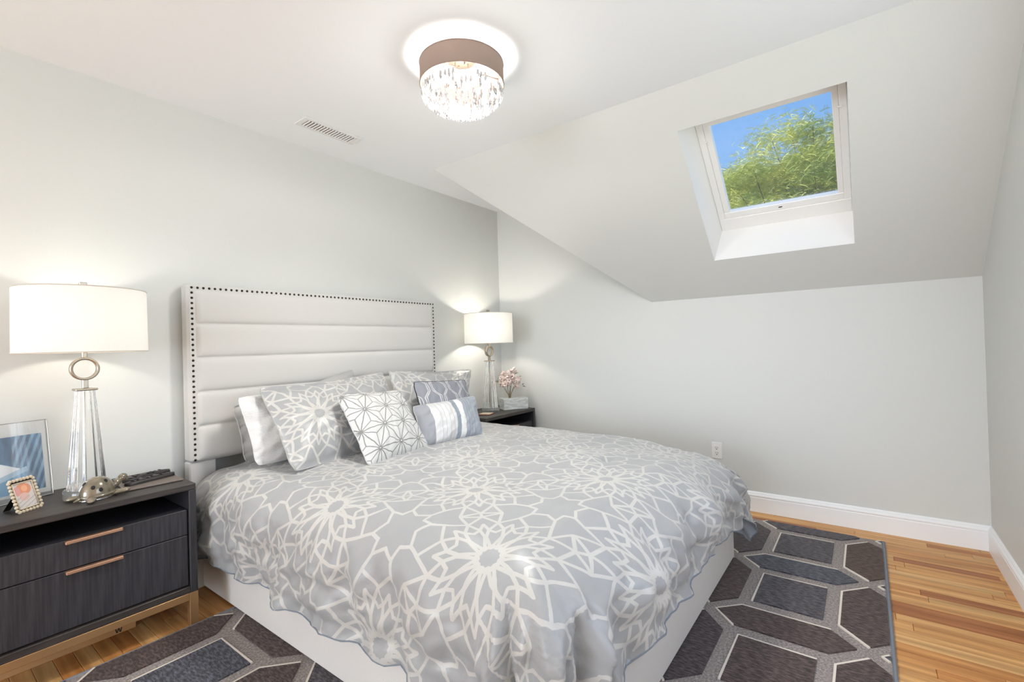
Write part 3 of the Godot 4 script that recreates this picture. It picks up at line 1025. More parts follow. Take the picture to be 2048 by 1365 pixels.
# ---------------------------------------------------------------- pillows
func pillow(called: String, label: String, cat: String, BL: Vector3, BR: Vector3, TR: Vector3, TL: Vector3, thick: float, front: Material, back: Material, uv: Rect2, flange := 0.0, sd := 1, seam: Material = null, group := "") -> Node3D:
	var base := (BL + BR) / 2
	var t := thing(called, label, cat, base, 0.0, group)
	var n := (BR - BL).cross(TL - BL).normalized()
	var nz := FastNoiseLite.new()
	nz.seed = sd
	nz.frequency = 1.0
	var shape := func(u: float, v: float, sg: float) -> Vector3:
		var x := u * 2 - 1
		var y := v * 2 - 1
		# sides curve in between the corners
		var cr := 1.0 - 0.05 * pow(absf(x * y), 6.0)
		var xx := x * cr * (1.0 - 0.05 * (1 - y * y))
		var yy := y * cr * (1.0 - (0.055 + 0.05 * flange * 20.0 * maxf(0.0, y)) * (1 - x * x))
		var p := BL.lerp(BR, xx * 0.5 + 0.5).lerp(TL.lerp(TR, xx * 0.5 + 0.5), yy * 0.5 + 0.5)
		var fx := clampf((1 - absf(x) - flange) / (1 - flange), 0.0, 1.0)
		var fy := clampf((1 - absf(y) - flange * 1.5) / (1 - flange * 1.5), 0.0, 1.0)
		var h := pow(fx * (2 - fx), 0.62) * pow(fy * (2 - fy), 0.62)
		var w := nz.get_noise_2d(u * 3.2, v * 3.2) * (0.018 if thick > 0.135 else 0.008) * (1.0 if h > 0.02 else 0.4) + nz.get_noise_2d(u * 11.0 + 7.0, v * 5.0) * 0.006
		w += 0.006 * nz.get_noise_2d(u * 5.0 + 90.0, v * 14.0) * exp(-9.0 * fx)
		var edge := smoothstep(0.0, 0.08, minf(1 - absf(x), 1 - absf(y)))
		return p - base + n * (sg * (thick * 0.5 * h + 0.0025) + w * edge * (1.0 if sg > 0 else 0.4) + (w * 0.8 if edge < 1.0 else 0.0) * (1.0 - edge))
	var s := st(true)
	var f := func(u: float, v: float) -> Vector3: return shape.call(u, v, 1.0)
	var uvf := func(u: float, v: float) -> Vector2: return Vector2(uv.position.x + u * uv.size.x, uv.position.y + (1 - v) * uv.size.y)
	grid(s, 44, 36, f, uvf)
	put("front_cover", done(s), front, t)
	s = st(true)
	var g := func(u: float, v: float) -> Vector3: return shape.call(u, v, -1.0)
	grid(s, 30, 24, g, uvf, true)
	put("back_cover", done(s), back, t)
	s = st(true)
	var pts := []
	for k in 24: pts.append(shape.call(k / 24.0, 0.0, 0.0))
	for k in 24: pts.append(shape.call(1.0, k / 24.0, 0.0))
	for k in 24: pts.append(shape.call(1.0 - k / 24.0, 1.0, 0.0))
	for k in 25: pts.append(shape.call(0.0, 1.0 - k / 24.0, 0.0))
	tube(s, pts, 0.0032, 0.0032, 6)
	put("edge_seam", done(s), seam if seam else back, t)
	t.set_meta("fn", shape)
	return t

func pillows() -> void:
	pillow("bed_pillow", "plain grey satin pillow at the back, behind the white pillow", "pillow", Vector3(-2.40, 0.60, 0.25), Vector3(-1.70, 0.60, 0.24), Vector3(-1.70, 1.035, 0.165), Vector3(-2.425, 0.885, 0.18), 0.12, M.grey_satin, M.grey_satin, Rect2(0, 0, 1, 1), 0.05, 3)
	pillow("bed_pillow", "plain white cotton pillow leaning between grey pillow and patterned sham", "pillow", Vector3(-2.42, 0.61, 0.42), Vector3(-1.72, 0.61, 0.42), Vector3(-1.74, 0.95, 0.24), Vector3(-2.44, 0.935, 0.27), 0.15, M.white_cotton, M.white_cotton, Rect2(0, 0, 1, 1), 0.0, 5)
	pillow("pillow_sham", "grey rosette printed sham behind the white star cushion", "pillow", Vector3(-2.37, 0.60, 0.66), Vector3(-1.60, 0.60, 0.56), Vector3(-1.56, 1.01, 0.27), Vector3(-2.36, 0.975, 0.31), 0.17, M.duvet, M.grey_satin, Rect2(-0.27, -0.39, 1.08, 0.76), 0.045, 7, M.grey_satin, "rosette shams")
	pillow("pillow_sham", "grey rosette printed sham behind the two narrow cushions", "pillow", Vector3(-1.60, 0.60, 0.52), Vector3(-0.95, 0.60, 0.40), Vector3(-0.72, 0.975, 0.28), Vector3(-1.54, 1.015, 0.28), 0.17, M.duvet, M.grey_satin, Rect2(-0.05, 0.02, 1.12, 0.72), 0.045, 9, M.grey_satin, "rosette shams")
	var c := pillow("throw_cushion", "square white cushion embroidered with a grey star lattice and beads", "cushion", Vector3(-2.115, 0.60, 0.86), Vector3(-1.67, 0.60, 0.80), Vector3(-1.63, 0.905, 0.51), Vector3(-2.075, 0.92, 0.54), 0.13, M.cushion_star, M.cushion_back, Rect2(0, 0, 1, 1), 0.0, 11, M.cushion_back)
	# beads where the embroidered lines meet
	var sh: Callable = c.get_meta("fn")
	var s := st(true)
	var e := 512 / 3.2
	for j in range(0, 4):
		for i in range(-1, 4):
			var p := Vector2((i + 0.5 * (j & 1)) * e + 20, j * e * 0.8660254 + 30) / 512.0
			if p.x < 0.05 or p.x > 0.95 or p.y < 0.05 or p.y > 0.95: continue
			ell(s, sh.call(p.x, 1 - p.y, 1.0), Vector3.ONE * 0.0055, Basis(), 8, 6)
	put("beads", done(s), M.bead, c).set_meta("kind", "stuff")
	pillow("lumbar_cushion", "narrow slate cushion with pale ogee lines behind the striped one", "cushion", Vector3(-1.56, 0.64, 0.64), Vector3(-1.11, 0.64, 0.66), Vector3(-1.08, 0.925, 0.53), Vector3(-1.53, 0.945, 0.51), 0.11, M.cushion_ogee, M.cushion_back, Rect2(0, 0, 1, 1), 0.0, 13, M.black_soft)
	pillow("lumbar_cushion", "narrow cushion with grey, white and blue vertical stripes", "cushion", Vector3(-1.70, 0.60, 0.78), Vector3(-1.235, 0.60, 0.82), Vector3(-1.13, 0.825, 0.66), Vector3(-1.655, 0.815, 0.64), 0.13, M.cushion_stripe, M.cushion_back, Rect2(0, 0, 1, 1), 0.0, 15, M.cushion_back)

# ---------------------------------------------------------------- nightstands
func nightstands() -> void:
	var w := 0.664
	var d := 0.42
	var t := thing("nightstand", "dark wood nightstand in front, with brass legs and two drawers", "nightstand", Vector3(-2.999, 0, 0.001), 0.0, "pair of dark nightstands")
	var h := w / 2
	var f := 0.027
	# case
	var c := put("case", span(Vector3(-h, 0.573, 0), Vector3(h, 0.60, d), 0.003), M.dark_wood, t)
	for sx in [-1.0, 1.0]:
		put("side_panel", span(Vector3(sx * h, 0.143, 0), Vector3(sx * (h - f), 0.573, d), 0.002), M.drawer_wood, t)
	put("bottom_panel", span(Vector3(-h + f, 0.143, 0), Vector3(h - f, 0.170, d), 0.002), M.dark_wood, t)
	put("back_panel", span(Vector3(-h + f, 0.170, 0), Vector3(h - f, 0.573, 0.012), 0.001), M.dark_wood, t)
	put("niche_shelf", span(Vector3(-h + f, 0.482, 0.012), Vector3(h - f, 0.490, d - 0.03), 0.001), M.dark_wood, t)
	for y in [[0.387, 0.492], [0.174, 0.384]]:
		var dr := put("drawer", span(Vector3(-h + f + 0.003, y[0], 0.05), Vector3(h - f - 0.003, y[1], d - 0.012), 0.002), M.drawer_wood, t)
		put("handle", span(Vector3(-0.081, y[1] - 0.010, d - 0.012), Vector3(0.081, y[1] + 0.0015, d + 0.010), 0.0015), M.brass, dr)
	# brass base
	for sx in [-1.0, 1.0]:
		for z in [[0.0, 0.03], [d - 0.03, d]]:
			put("leg", span(Vector3(sx * h, 0, z[0]), Vector3(sx * (h - 0.032), 0.143, z[1]), 0.0015), M.brushed_brass, t)
		put("base_rail", span(Vector3(sx * h, 0.113, 0.03), Vector3(sx * (h - 0.025), 0.143, d - 0.03), 0.0015), M.brushed_brass, t)
	for z in [[0.0, 0.025], [d - 0.025, d]]:
		put("base_rail", span(Vector3(-h + 0.032, 0.113, z[0]), Vector3(h - 0.032, 0.143, z[1]), 0.0015), M.brushed_brass, t)
	var r := t.duplicate()
	r.name = numbered("nightstand")
	add_child(r)
	r.position = Vector3(-0.412, 0, 0.001)
	r.set_meta("label", "dark wood nightstand in the corner, mostly hidden behind the bed")

# ---------------------------------------------------------------- table lamps
func lamps() -> void:
	var t := thing("table_lamp", "glass table lamp with white drum shade, in front by the photo frames", "lamp", Vector3(-2.984, TOP, 0.245), 0.0, "pair of glass table lamps")
	var s := st(true)
	lathe(s, [Vector2(0, 0), Vector2(0.07, 0), Vector2(0.07, 0), Vector2(0.072, 0.004), Vector2(0.072, 0.03), Vector2(0.069, 0.035), Vector2(0.069, 0.035), Vector2(0, 0.035)], 40)
	put("base", done(s), M.lamp_glass, t)
	# tapered fluted glass body
	s = st(true)
	var body := func(u: float, v: float) -> Vector3:
		var a := TAU * u
		var r := lerpf(0.059, 0.030, v) * (1.0 + 0.045 * cos(a * 14.0))
		return Vector3(r * cos(a), lerpf(0.036, 0.418, v), r * sin(a))
	grid(s, 128, 4, body)
	s.set_smooth_group(-1)
	for k in 64:
		var a0 := TAU * k / 64
		var a1 := TAU * (k + 1) / 64
		for e in [[0.036, 0.0605, -1], [0.418, 0.0305, 1]]:
			var p0 := Vector3(e[1] * cos(a0), e[0], e[1] * sin(a0))
			var p1 := Vector3(e[1] * cos(a1), e[0], e[1] * sin(a1))
			if e[2] > 0: tri(s, Vector3(0, e[0], 0), p1, p0)
			else: tri(s, Vector3(0, e[0], 0), p0, p1)
	put("glass_body", done(s), M.glass, t)
	s = st(true)
	tube(s, [Vector3(0, 0.04, 0), Vector3(0, 0.415, 0)], 0.005, 0.005, 10)
	put("rod", done(s), M.nickel, t)
	put("cap", span(Vector3(-0.034, 0.419, -0.034), Vector3(0.034, 0.427, 0.034), 0.003), M.nickel, t)
	put("stem", span(Vector3(-0.009, 0.427, -0.009), Vector3(0.009, 0.462, 0.009), 0.002), M.nickel, t)
	# flat band ring facing the room
	s = st(true)
	var ring := [Vector2(0.036, -0.011), Vector2(0.045, -0.011), Vector2(0.045, -0.011), Vector2(0.045, 0.011), Vector2(0.045, 0.011), Vector2(0.036, 0.011), Vector2(0.036, 0.011), Vector2(0.036, -0.011)]
	lathe(s, ring, 48, Vector3(0, 0.504, 0), Basis(Vector3.RIGHT, PI / 2))
	put("ring", done(s), M.nickel, t)
	put("neck", span(Vector3(-0.008, 0.548, -0.008), Vector3(0.008, 0.60, 0.008), 0.002), M.nickel, t)
	# harp and finial
	s = st(true)
	tube(s, [Vector3(0, 0.60, 0), Vector3(0, 0.66, 0)], 0.014, 0.014, 12)
	put("socket", done(s), M.nickel, t)
	s = st(true)
	tube(s, [Vector3(0.015, 0.62, 0), Vector3(0.06, 0.69, 0), Vector3(0.055, 0.78, 0), Vector3(0, 0.823, 0), Vector3(-0.055, 0.78, 0), Vector3(-0.06, 0.69, 0), Vector3(-0.015, 0.62, 0)], 0.002, 0.002, 6)
	put("harp", done(s), M.nickel, t)
	put("finial", span(Vector3(-0.012, 0.824, -0.009), Vector3(0.012, 0.848, 0.009), 0.002), M.nickel, t)
	s = st(true)
	lathe(s, [Vector2(0.202, 0.570), Vector2(0.200, 0.815)], 64)
	var sh := put("shade", done(s), M.shade, t)
	s = st(true)
	for y in [[0.202, 0.570], [0.200, 0.815]]:
		var pts := []
		for k in 49: pts.append(Vector3(y[0] * cos(TAU * k / 48), y[1], y[0] * sin(TAU * k / 48)))
		tube(s, pts, 0.0022, 0.0022, 6, false)
	put("rim", done(s), M.shade_rim, sh)
	s = st(true)
	for k in 3:
		var a := TAU * k / 3
		tube(s, [Vector3(0, 0.822, 0), Vector3(0.199 * cos(a), 0.812, 0.199 * sin(a))], 0.0018, 0.0018, 6)
	put("spider", done(s), M.nickel, sh)
	s = st(true)
	ell(s, Vector3(0, 0.70, 0), Vector3(0.03, 0.04, 0.03))
	put("bulb", done(s), M.bulb, t)
	var l := OmniLight3D.new()
	l.name = "lamp_light"
	l.position = Vector3(0, 0.70, 0)
	l.light_energy = 0.075
	l.light_color = rgb(255, 246, 232)
	l.light_size = 0.03
	l.omni_range = 12.0
	l.omni_attenuation = 2.0
	l.shadow_enabled = true
	t.add_child(l)
	var r := t.duplicate()
	r.name = numbered("table_lamp")
	add_child(r)
	r.position = Vector3(-0.439, TOP, 0.22)
	var rl: OmniLight3D = r.get_node("lamp_light")
	rl.light_energy = 0.17
	r.set_meta("label", "glass table lamp with white drum shade, in the corner beside the flowers")

# ---------------------------------------------------------------- ceiling fixture and vent
func ceiling_fixture() -> void:
	var cx := -1.938
	var cz := 1.353
	var t := thing("crystal_ceiling_light", "drum ceiling light with brown shade and hanging crystals", "ceiling light", Vector3(cx, H, cz))
	var s := st(true)
	lathe(s, [Vector2(0, -0.012), Vector2(0.055, -0.012), Vector2(0.055, -0.012), Vector2(0.06, -0.009), Vector2(0.06, 0.0)], 40)
	put("canopy", done(s), M.nickel, t)
	s = st(true)
	lathe(s, [Vector2(0.181, -0.116), Vector2(0.181, -0.027)], 72)
	var dm := put("drum_shade", done(s), M.drum, t)
	s = st(true)
	for y in [-0.116, -0.027]:
		var pts := []
		for k in 73: pts.append(Vector3(0.181 * cos(TAU * k / 72), y, 0.181 * sin(TAU * k / 72)))
		tube(s, pts, 0.0022, 0.0022, 6, false)
	put("rim", done(s), M.drum, dm)
	# support arms from the canopy to the drum
	s = st(true)
	for k in 4:
		var a := TAU * k / 4 + 0.4
		tube(s, [Vector3(0.03 * cos(a), -0.012, 0.03 * sin(a)), Vector3(0.03 * cos(a), -0.04, 0.03 * sin(a)), Vector3(0.18 * cos(a), -0.04, 0.18 * sin(a))], 0.003, 0.003, 6)
	put("arms", done(s), M.nickel, t)
	# hanging crystals: faceted drops in rings that step down towards the middle
	s = st()
	var n := 6
	for k in n:
		var a0 := TAU * k / n
		var a1 := TAU * (k + 1) / n
		var p0 := Vector3(0.0068 * cos(a0), -0.026, 0.0068 * sin(a0))
		var p1 := Vector3(0.0068 * cos(a1), -0.026, 0.0068 * sin(a1))
		var q0 := Vector3(0.0045 * cos(a0), -0.004, 0.0045 * sin(a0))
		var q1 := Vector3(0.0045 * cos(a1), -0.004, 0.0045 * sin(a1))
		tri(s, Vector3(0, -0.042, 0), p0, p1)
		quad(s, p0, q0, q1, p1)
		tri(s, Vector3.ZERO, q1, q0)
	var drop := done(s)
	rng.seed = 33
	for ring in [[0.172, 56], [0.155, 50], [0.137, 44], [0.118, 38], [0.098, 32], [0.077, 25], [0.056, 18], [0.035, 12], [0.016, 6]]:
		for k in ring[1]:
			var a: float = TAU * (k + rng.randf() * 0.3) / ring[1]
			var r: float = ring[0]
			var y := -0.104 - 0.100 * sqrt(maxf(0.0, 1.0 - pow(r / 0.182, 2.0)))
			var o := put("crystal", drop, M.crystal if rng.randf() < 0.55 else M.crystal_facet, t)
			o.position = Vector3(r * cos(a), y + rng.randf() * 0.004, r * sin(a))
			o.rotation.y = rng.randf() * TAU
	s = st(true)
	ell(s, Vector3(0, -0.256, 0), Vector3.ONE * 0.013, Basis(), 16, 12)
	put("finial", done(s), M.crystal, t)
	# bulbs
	for k in 4:
		var a := TAU * k / 4 + 1.1
		s = st(true)
		var p := Vector3(0.04 * cos(a), -0.095, 0.04 * sin(a))
		ell(s, p, Vector3(0.018, 0.026, 0.018))
		put("bulb", done(s), M.bulb, t)
		var l := OmniLight3D.new()
		l.name = "bulb_light"
		l.position = p
		l.light_energy = 0.06
		l.light_color = rgb(255, 252, 246)
		l.light_size = 0.018
		l.omni_range = 12.0
		l.omni_attenuation = 2.0
		l.shadow_enabled = true
		t.add_child(l, true)
	# lights added just under the bowl, for bulb light the crystals block
	var gl := OmniLight3D.new()
	gl.name = "under_bowl_fill"
	gl.position = Vector3(0, -0.31, 0)
	gl.light_energy = 0.15
	gl.light_color = rgb(255, 252, 246)
	gl.light_size = 0.1
	gl.omni_range = 12.0
	gl.omni_attenuation = 2.0
	gl.shadow_enabled = true
	t.add_child(gl)
	var sp := SpotLight3D.new()  # unseen spot added to brighten bed and floor
	sp.name = "under_bowl_spot"
	sp.position = Vector3(0, -0.30, 0)
	sp.rotation.x = -PI / 2
	sp.light_energy = 1.45
	sp.light_color = rgb(255, 252, 246)
	sp.light_size = 0.12
	sp.spot_range = 12.0
	sp.spot_attenuation = 2.0
	sp.spot_angle = 82.0
	sp.spot_angle_attenuation = 0.8
	sp.shadow_enabled = true
	t.add_child(sp)
	# ceiling register
	var v := thing("ceiling_vent", "white louvred air vent in the ceiling above the headboard", "vent", Vector3(-1.92, H, 0.315))
	var ow := 0.18
	var od := 0.06
	for q in [[-ow, ow, -od, -od + 0.022], [-ow, ow, od - 0.022, od], [-ow, -ow + 0.03, -od + 0.022, od - 0.022], [ow - 0.03, ow, -od + 0.022, od - 0.022]]:
		put("frame", span(Vector3(q[0], -0.006, q[2]), Vector3(q[1], 0, q[3]), 0.002), M.vent, v)
	# sheet metal duct going up through the ceiling
	var dw := ow - 0.03
	var dd := od - 0.022
	for q in [[-dw - 0.002, -dw, -dd, dd], [dw, dw + 0.002, -dd, dd], [-dw - 0.002, dw + 0.002, -dd - 0.002, -dd], [-dw - 0.002, dw + 0.002, dd, dd + 0.002]]:
		put("duct_wall", span(Vector3(q[0], 0.0, q[2]), Vector3(q[1], 0.40, q[3]), 0.0002), M.duct, v)
	put("duct_end", span(Vector3(-dw - 0.002, 0.40, -dd - 0.002), Vector3(dw + 0.002, 0.402, dd + 0.002), 0.0002), M.duct, v)
	for k in 17:
		var x := lerpf(-ow + 0.038, ow - 0.038, k / 16.0)
		put("louver", box_mesh(Vector3(x, -0.005, 0), Vector3(0.0085, 0.0015, 2 * od - 0.044), 0.0004, Basis(Vector3.FORWARD, 0.6)), M.vent, v)

# ---------------------------------------------------------------- small things
func small_things() -> void:
	outlet()
	glass_frame()
	little_frame()
	turtle()
	tray_and_remotes()
	flowers()
	floor_carton()

func outlet() -> void:
	var t := thing("wall_outlet", "white duplex electric outlet low on the far wall beyond the bed", "outlet", Vector3(0, 0.378, 1.882))
	put("cover_plate", span(Vector3(-0.006, -0.057, -0.035), Vector3(0, 0.057, 0.035), 0.003), M.plastic, t)
	put("receptacle", span(Vector3(-0.008, -0.036, -0.017), Vector3(-0.005, 0.036, 0.017), 0.001), M.plastic, t)
	for y in [0.017, -0.019]:
		for z in [-0.0065, 0.0065]:
			put("slot", span(Vector3(-0.0086, y - 0.001, z - 0.0013), Vector3(-0.0075, y + 0.008, z + 0.0013), 0.0001), M.slot, t)
		put("slot", span(Vector3(-0.0086, y - 0.011, -0.003), Vector3(-0.0075, y - 0.005, 0.003), 0.0005), M.slot, t)

func card(s: SurfaceTool, o: Vector3, ux: Vector3, uy: Vector3) -> void:
	# flat print with its picture upright: o lower left corner
	var c := [[0, 0, 0, 1], [1, 0, 1, 1], [1, 1, 1, 0], [0, 1, 0, 0]]
	for k in [0, 2, 1, 0, 3, 2]:
		s.set_uv(Vector2(c[k][2], c[k][3]))
		s.add_vertex(o + ux * c[k][0] + uy * c[k][1])

func glass_frame() -> void:
	var t := thing("photo_frame", "clear glass photo frame holding a blue picture, leaning by the lamp", "photo frame", Vector3(-3.175, TOP, 0.105), 0.0)
	var lean := Basis(Vector3.RIGHT, -0.13)
	var w := 0.125
	var hh := 0.305
	var bs := Basis(Vector3.UP, 0.28) * lean
	put("glass_front", box_mesh(bs * Vector3(0, hh / 2, 0.006), Vector3(2 * w, hh, 0.005), 0.002, bs), M.pane, t)
	put("glass_back", box_mesh(bs * Vector3(0, hh / 2, -0.004), Vector3(2 * w, hh, 0.004), 0.002, bs), M.pane, t)
	for e in [[Vector3(0, 0.0015, 0), Vector3(2 * w, 0.003, 0.016)], [Vector3(0, hh - 0.0015, 0), Vector3(2 * w, 0.003, 0.016)], [Vector3(w - 0.0015, hh / 2, 0), Vector3(0.003, hh, 0.016)], [Vector3(-w + 0.0015, hh / 2, 0), Vector3(0.003, hh, 0.016)]]:
		put("bevelled_edge", box_mesh(bs * e[0], e[1], 0.001, bs), M.silver, t)
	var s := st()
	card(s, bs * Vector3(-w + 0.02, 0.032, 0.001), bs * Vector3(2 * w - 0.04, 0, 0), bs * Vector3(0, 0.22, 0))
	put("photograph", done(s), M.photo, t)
	s = st(true)
	tube(s, [bs * Vector3(0.04, 0.17, -0.008), Vector3(0.02, 0.002, -0.085)], 0.002, 0.002, 6)
	put("easel_leg", done(s), M.silver, t)

func little_frame() -> void:
	var t := thing("small_photo_frame", "small ivory openwork frame with a baby photo, in front of the glass frame", "photo frame", Vector3(-3.148, TOP, 0.285), 0.0)
	var bs := Basis(Vector3.UP, 0.62) * Basis(Vector3.RIGHT, -0.32)
	var w := 0.042
	var hh := 0.118
	put("backing", box_mesh(bs * Vector3(0, hh / 2, -0.003), Vector3(2 * w - 0.006, hh - 0.006, 0.004), 0.001, bs), M.black_soft, t)
	var s := st()
	card(s, bs * Vector3(-w + 0.010, 0.014, 0.0005), bs * Vector3(2 * w - 0.020, 0, 0), bs * Vector3(0, hh - 0.028, 0))
	put("photograph", done(s), M.baby, t)
	# scalloped braid border
	s = st(true)
	var ring := [Vector3(-w, 0.004, 0.002), Vector3(w, 0.004, 0.002), Vector3(w, hh, 0.002), Vector3(-w, hh, 0.002)]
	for k in 4:
		var a: Vector3 = ring[k]
		var b: Vector3 = ring[(k + 1) % 4]
		var m := 9 if (k & 1) else 7
		for q in m:
			var p := a.lerp(b, (q + 0.5) / m)
			ell(s, bs * p, Vector3(0.0062, 0.0062, 0.0045), bs, 10, 6)
		var inn := [Vector3(-w + 0.009, 0.013, 0.002), Vector3(w - 0.009, 0.013, 0.002), Vector3(w - 0.009, hh - 0.012, 0.002), Vector3(-w + 0.009, hh - 0.012, 0.002)]
		tube(s, [bs * inn[k], bs * inn[(k + 1) % 4]], 0.0022, 0.0022, 6)
	put("braided_border", done(s), M.ivory, t)
	s = st()
	var back := Vector3(-0.055, 0.0, -0.06)
	var pa := bs * Vector3(-0.015, 0.085, -0.005)
	var pb := bs * Vector3(0.015, 0.085, -0.005)
	quad(s, pa, back + Vector3(-0.008, 0.001, 0.006), back + Vector3(0.012, 0.001, -0.006), pb)
	quad(s, pb + Vector3(0, 0, -0.002), back + Vector3(0.012, 0.001, -0.008), back + Vector3(-0.008, 0.001, 0.004), pa + Vector3(0, 0, -0.002))
	put("easel_leg", done(s), M.black_soft, t)

func turtle() -> void:
	var t := thing("turtle_figurine", "pearly shell turtle figurine with dark spots in front of the lamp", "figurine", Vector3(-2.966, TOP, 0.31), 0.42)
	t.scale = Vector3(1.08, 1.3, 1.15)
	var s := st(true)
	lathe(s, [Vector2(0, 0), Vector2(0.042, 0), Vector2(0.042, 0), Vector2(0.044, 0.003), Vector2(0.0, 0.003)], 28, Vector3.ZERO, Basis().scaled(Vector3(1.35, 1, 1)))
	put("base_plate", done(s), M.silver, t)
	s = st(true)
	ell(s, Vector3(0, 0.012, 0), Vector3(0.056, 0.052, 0.042), Basis(), 28, 12, -0.15)
	put("shell", done(s), M.pearl, t)
	s = st(true)
	ell(s, Vector3(0, 0.012, 0), Vector3(0.060, 0.010, 0.046), Basis(), 28, 8)
	put("belly", done(s), M.pearl, t)
	# head raised on its neck
	s = st(true)
	tube(s, [Vector3(0.045, 0.018, 0), Vector3(0.066, 0.030, 0), Vector3(0.080, 0.037, 0)], 0.013, 0.010, 12)
	ell(s, Vector3(0.088, 0.041, 0), Vector3(0.017, 0.012, 0.012), Basis(Vector3.BACK, 0.3), 14, 10)
	put("head", done(s), M.pearl, t)
	for p in [[Vector3(0.045, 0.010, 0.042), -0.7], [Vector3(0.045, 0.010, -0.042), 0.7], [Vector3(-0.048, 0.009, 0.036), 0.8], [Vector3(-0.048, 0.009, -0.036), -0.8]]:
		s = st(true)
		ell(s, p[0], Vector3(0.030, 0.008, 0.015), Basis(Vector3.UP, p[1]) * Basis(Vector3.BACK, 0.1), 14, 8)
		put("flipper", done(s), M.pearl, t)
	s = st(true)
	tube(s, [Vector3(-0.05, 0.012, 0), Vector3(-0.078, 0.006, 0)], 0.007, 0.002, 8)
	put("tail", done(s), M.pearl, t)
	for p in [[0.25, 0.6], [1.35, 0.85], [2.35, 0.55], [3.4, 0.8], [-0.75, 0.75], [4.6, 0.5], [1.9, 0.35]]:
		var a: float = p[0]
		var e: float = p[1]
		var n := Vector3(0.056 * cos(a) * cos(e), 0.052 * sin(e), 0.042 * sin(a) * cos(e))
		s = st(true)
		var nn := Vector3(n.x / 0.0031, n.y / 0.0027, n.z / 0.0018).normalized()
		var ub := nn.cross(Vector3(0.3, 0.1, 1)).normalized()
		ell(s, n + Vector3(0, 0.012, 0), Vector3(0.007, 0.0016, 0.0065), Basis(ub, nn, ub.cross(nn)), 6, 6)
		put("shell_spot", done(s), M.black_soft, t)

func tray_and_remotes() -> void:
	var t := thing("tray", "flat taupe slab tray lying under the two remotes", "tray", Vector3(-2.775, TOP, 0.19), 0.0)
	put("slab", box_mesh(Vector3(0, 0.004, 0), Vector3(0.20, 0.006, 0.27), 0.002, Basis(Vector3.UP, -0.05)), M.tray, t)
	put("foot_pad", span(Vector3(-0.09, 0, -0.12), Vector3(0.09, 0.001, 0.12), 0.0002), M.black_soft, t)
	for k in 2:
		var at: Vector3 = [Vector3(-2.762, TOP + 0.007, 0.145), Vector3(-2.772, TOP + 0.007, 0.225)][k]
		var turn: float = [0.28, 0.22][k]
		var r := thing("remote_control", ["black remote control on the tray, the one nearer the wall", "black remote control on the tray, the one nearer the drawers"][k], "remote", at, turn, "remotes on the tray")
		var s := st(true)
		var f := func(u: float, v: float) -> Vector3:
			var x := u * 2 - 1
			var a := PI * v
			var w := 0.021 * pow(maxf(0.0, 1.0 - pow(absf(x), 8.0)), 0.35)
			return Vector3(x * 0.098, 0.001 + 0.017 * pow(sin(a), 0.5) * (1.0 - 0.35 * pow(absf(x), 5.0)), -cos(a) * w)
		grid(s, 24, 12, f)
		put("body", done(s), M.black, r)
		for i in 8:
			for j in 3:
				if (i + j) % 5 == 4: continue
				put("button", box_mesh(Vector3(-0.07 + i * 0.018, 0.0182, -0.010 + j * 0.010), Vector3(0.009, 0.002, 0.005), 0.0006), M.button if (i + k) % 3 == 0 else M.black_soft, r)

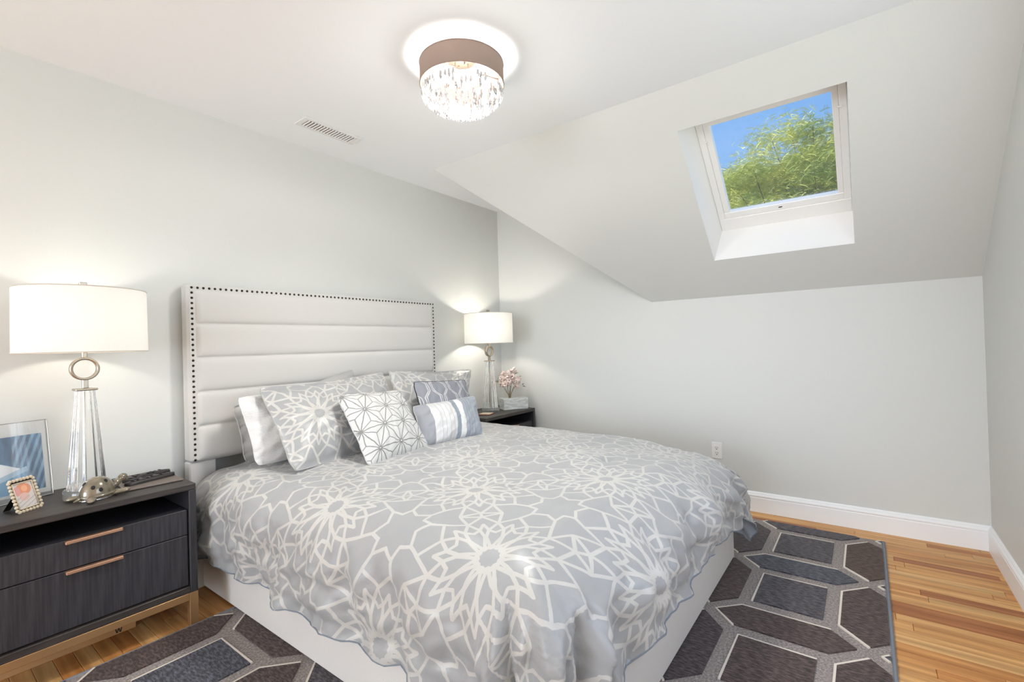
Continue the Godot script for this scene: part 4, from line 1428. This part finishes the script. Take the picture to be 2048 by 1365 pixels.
func flowers() -> void:
	var bx := Vector3(-0.205, TOP, 0.285)
	var t := thing("flower_planter", "grey white marbled block planter with pink blossoms on twigs", "planter", bx, -0.53)
	put("block", span(Vector3(-0.112, 0, -0.055), Vector3(0.112, 0.095, 0.055), 0.002), M.marble, t)
	rng.seed = 19
	# blossom: five cupped petals and a dark heart
	var s := st(true)
	for k in 5:
		var a := TAU * k / 5
		ell(s, Vector3(cos(a) * 0.010, 0.002, sin(a) * 0.010), Vector3(0.009, 0.003, 0.0075), Basis(Vector3.UP, -a) * Basis(Vector3.BACK, 0.5), 8, 6)
	var petal := done(s)
	s = st(true)
	ell(s, Vector3(0, 0.003, 0), Vector3.ONE * 0.0035, Basis(), 6, 6)
	var heart := done(s)
	s = st()
	quad(s, Vector3(0, 0, 0), Vector3(0.016, 0.004, 0.011), Vector3(0.042, -0.004, 0), Vector3(0.018, 0.0, 0))
	quad(s, Vector3(0, 0, 0), Vector3(0.018, 0.0, 0), Vector3(0.042, -0.004, 0), Vector3(0.016, 0.004, -0.011))
	var leafm := done(s)
	var root := Vector3(-0.035, 0.093, 0.0)
	var tips := []
	for k in 9:
		var a := -1.0 + 2.0 * k / 8.0
		var tip := root + Vector3(a * 0.085 + 0.015, 0.15 + 0.09 * (1.0 - a * a) + rng.randf_range(-0.02, 0.02), rng.randf_range(-0.06, 0.06))
		var mid := root + Vector3(a * 0.045 + rng.randf_range(-0.008, 0.008), 0.08, (tip.z - root.z) * 0.4)
		s = st(true)
		tube(s, [root + Vector3(a * 0.006, -0.01, 0), root + Vector3(a * 0.012, 0.03, 0), mid, tip], 0.0022, 0.0012, 6)
		put("twig", done(s), M.twig, t)
		tips.append([mid, tip])
	for k in 84:
		var q = tips[k % tips.size()]
		var mid: Vector3 = q[0]
		var tip: Vector3 = q[1]
		var p := mid.lerp(tip, rng.randf_range(0.25, 1.05)) + Vector3(rng.randfn(), rng.randfn(), rng.randfn()) * 0.013
		var o := put("blossom", petal, M.blossom, t)
		o.position = p
		o.basis = Basis.from_euler(Vector3(rng.randf_range(-1.4, 1.4), rng.randf() * TAU, rng.randf_range(-1.4, 1.4))).scaled(Vector3.ONE * rng.randf_range(0.95, 1.5))
		put("heart", heart, M.blossom_heart, o)
	for p in [Vector3(-0.15, 0.245, 0.01), Vector3(-0.135, 0.25, -0.02), Vector3(-0.03, 0.29, 0.02), Vector3(0.02, 0.30, 0.0), Vector3(0.075, 0.19, 0.03), Vector3(0.08, 0.20, 0.02), Vector3(0.085, 0.275, -0.02), Vector3(-0.1, 0.27, 0.02)]:
		var o := put("leaf", leafm, M.leaf, t)
		o.position = p
		o.basis = Basis.from_euler(Vector3(rng.randf_range(-0.6, 0.9), rng.randf() * TAU, rng.randf_range(-0.5, 0.5)))
	# coaster
	var c := thing("coaster", "small patterned pink coaster beside the corner lamp", "coaster", Vector3(-0.575, TOP, 0.285), 0.3)
	put("slab", span(Vector3(-0.05, 0, -0.05), Vector3(0.05, 0.007, 0.05), 0.002), M.blossom_heart, c)
	put("top_face", span(Vector3(-0.046, 0.007, -0.046), Vector3(0.046, 0.009, 0.046), 0.0008), M.ivory, c)

func floor_carton() -> void:
	var t := thing("flat_carton", "flat tan carton with a black letter mark lying under the front nightstand", "carton", Vector3(-3.06, 0, 0.14))
	put("carton_body", span(Vector3(-0.25, 0.001, -0.08), Vector3(0.228, 0.030, 0.08), 0.001), M.cardboard, t)
	var tm := TextMesh.new()
	var fnt := SystemFont.new()
	fnt.font_names = PackedStringArray(["Droid Sans"])
	fnt.font_weight = 700
	tm.font = fnt
	tm.text = "W"
	tm.font_size = 24
	tm.pixel_size = 0.0011
	tm.depth = 0.0006
	var o := put("printed_letter", tm, M.black_soft, t)
	o.position = Vector3(0.17, 0.016, 0.0804)
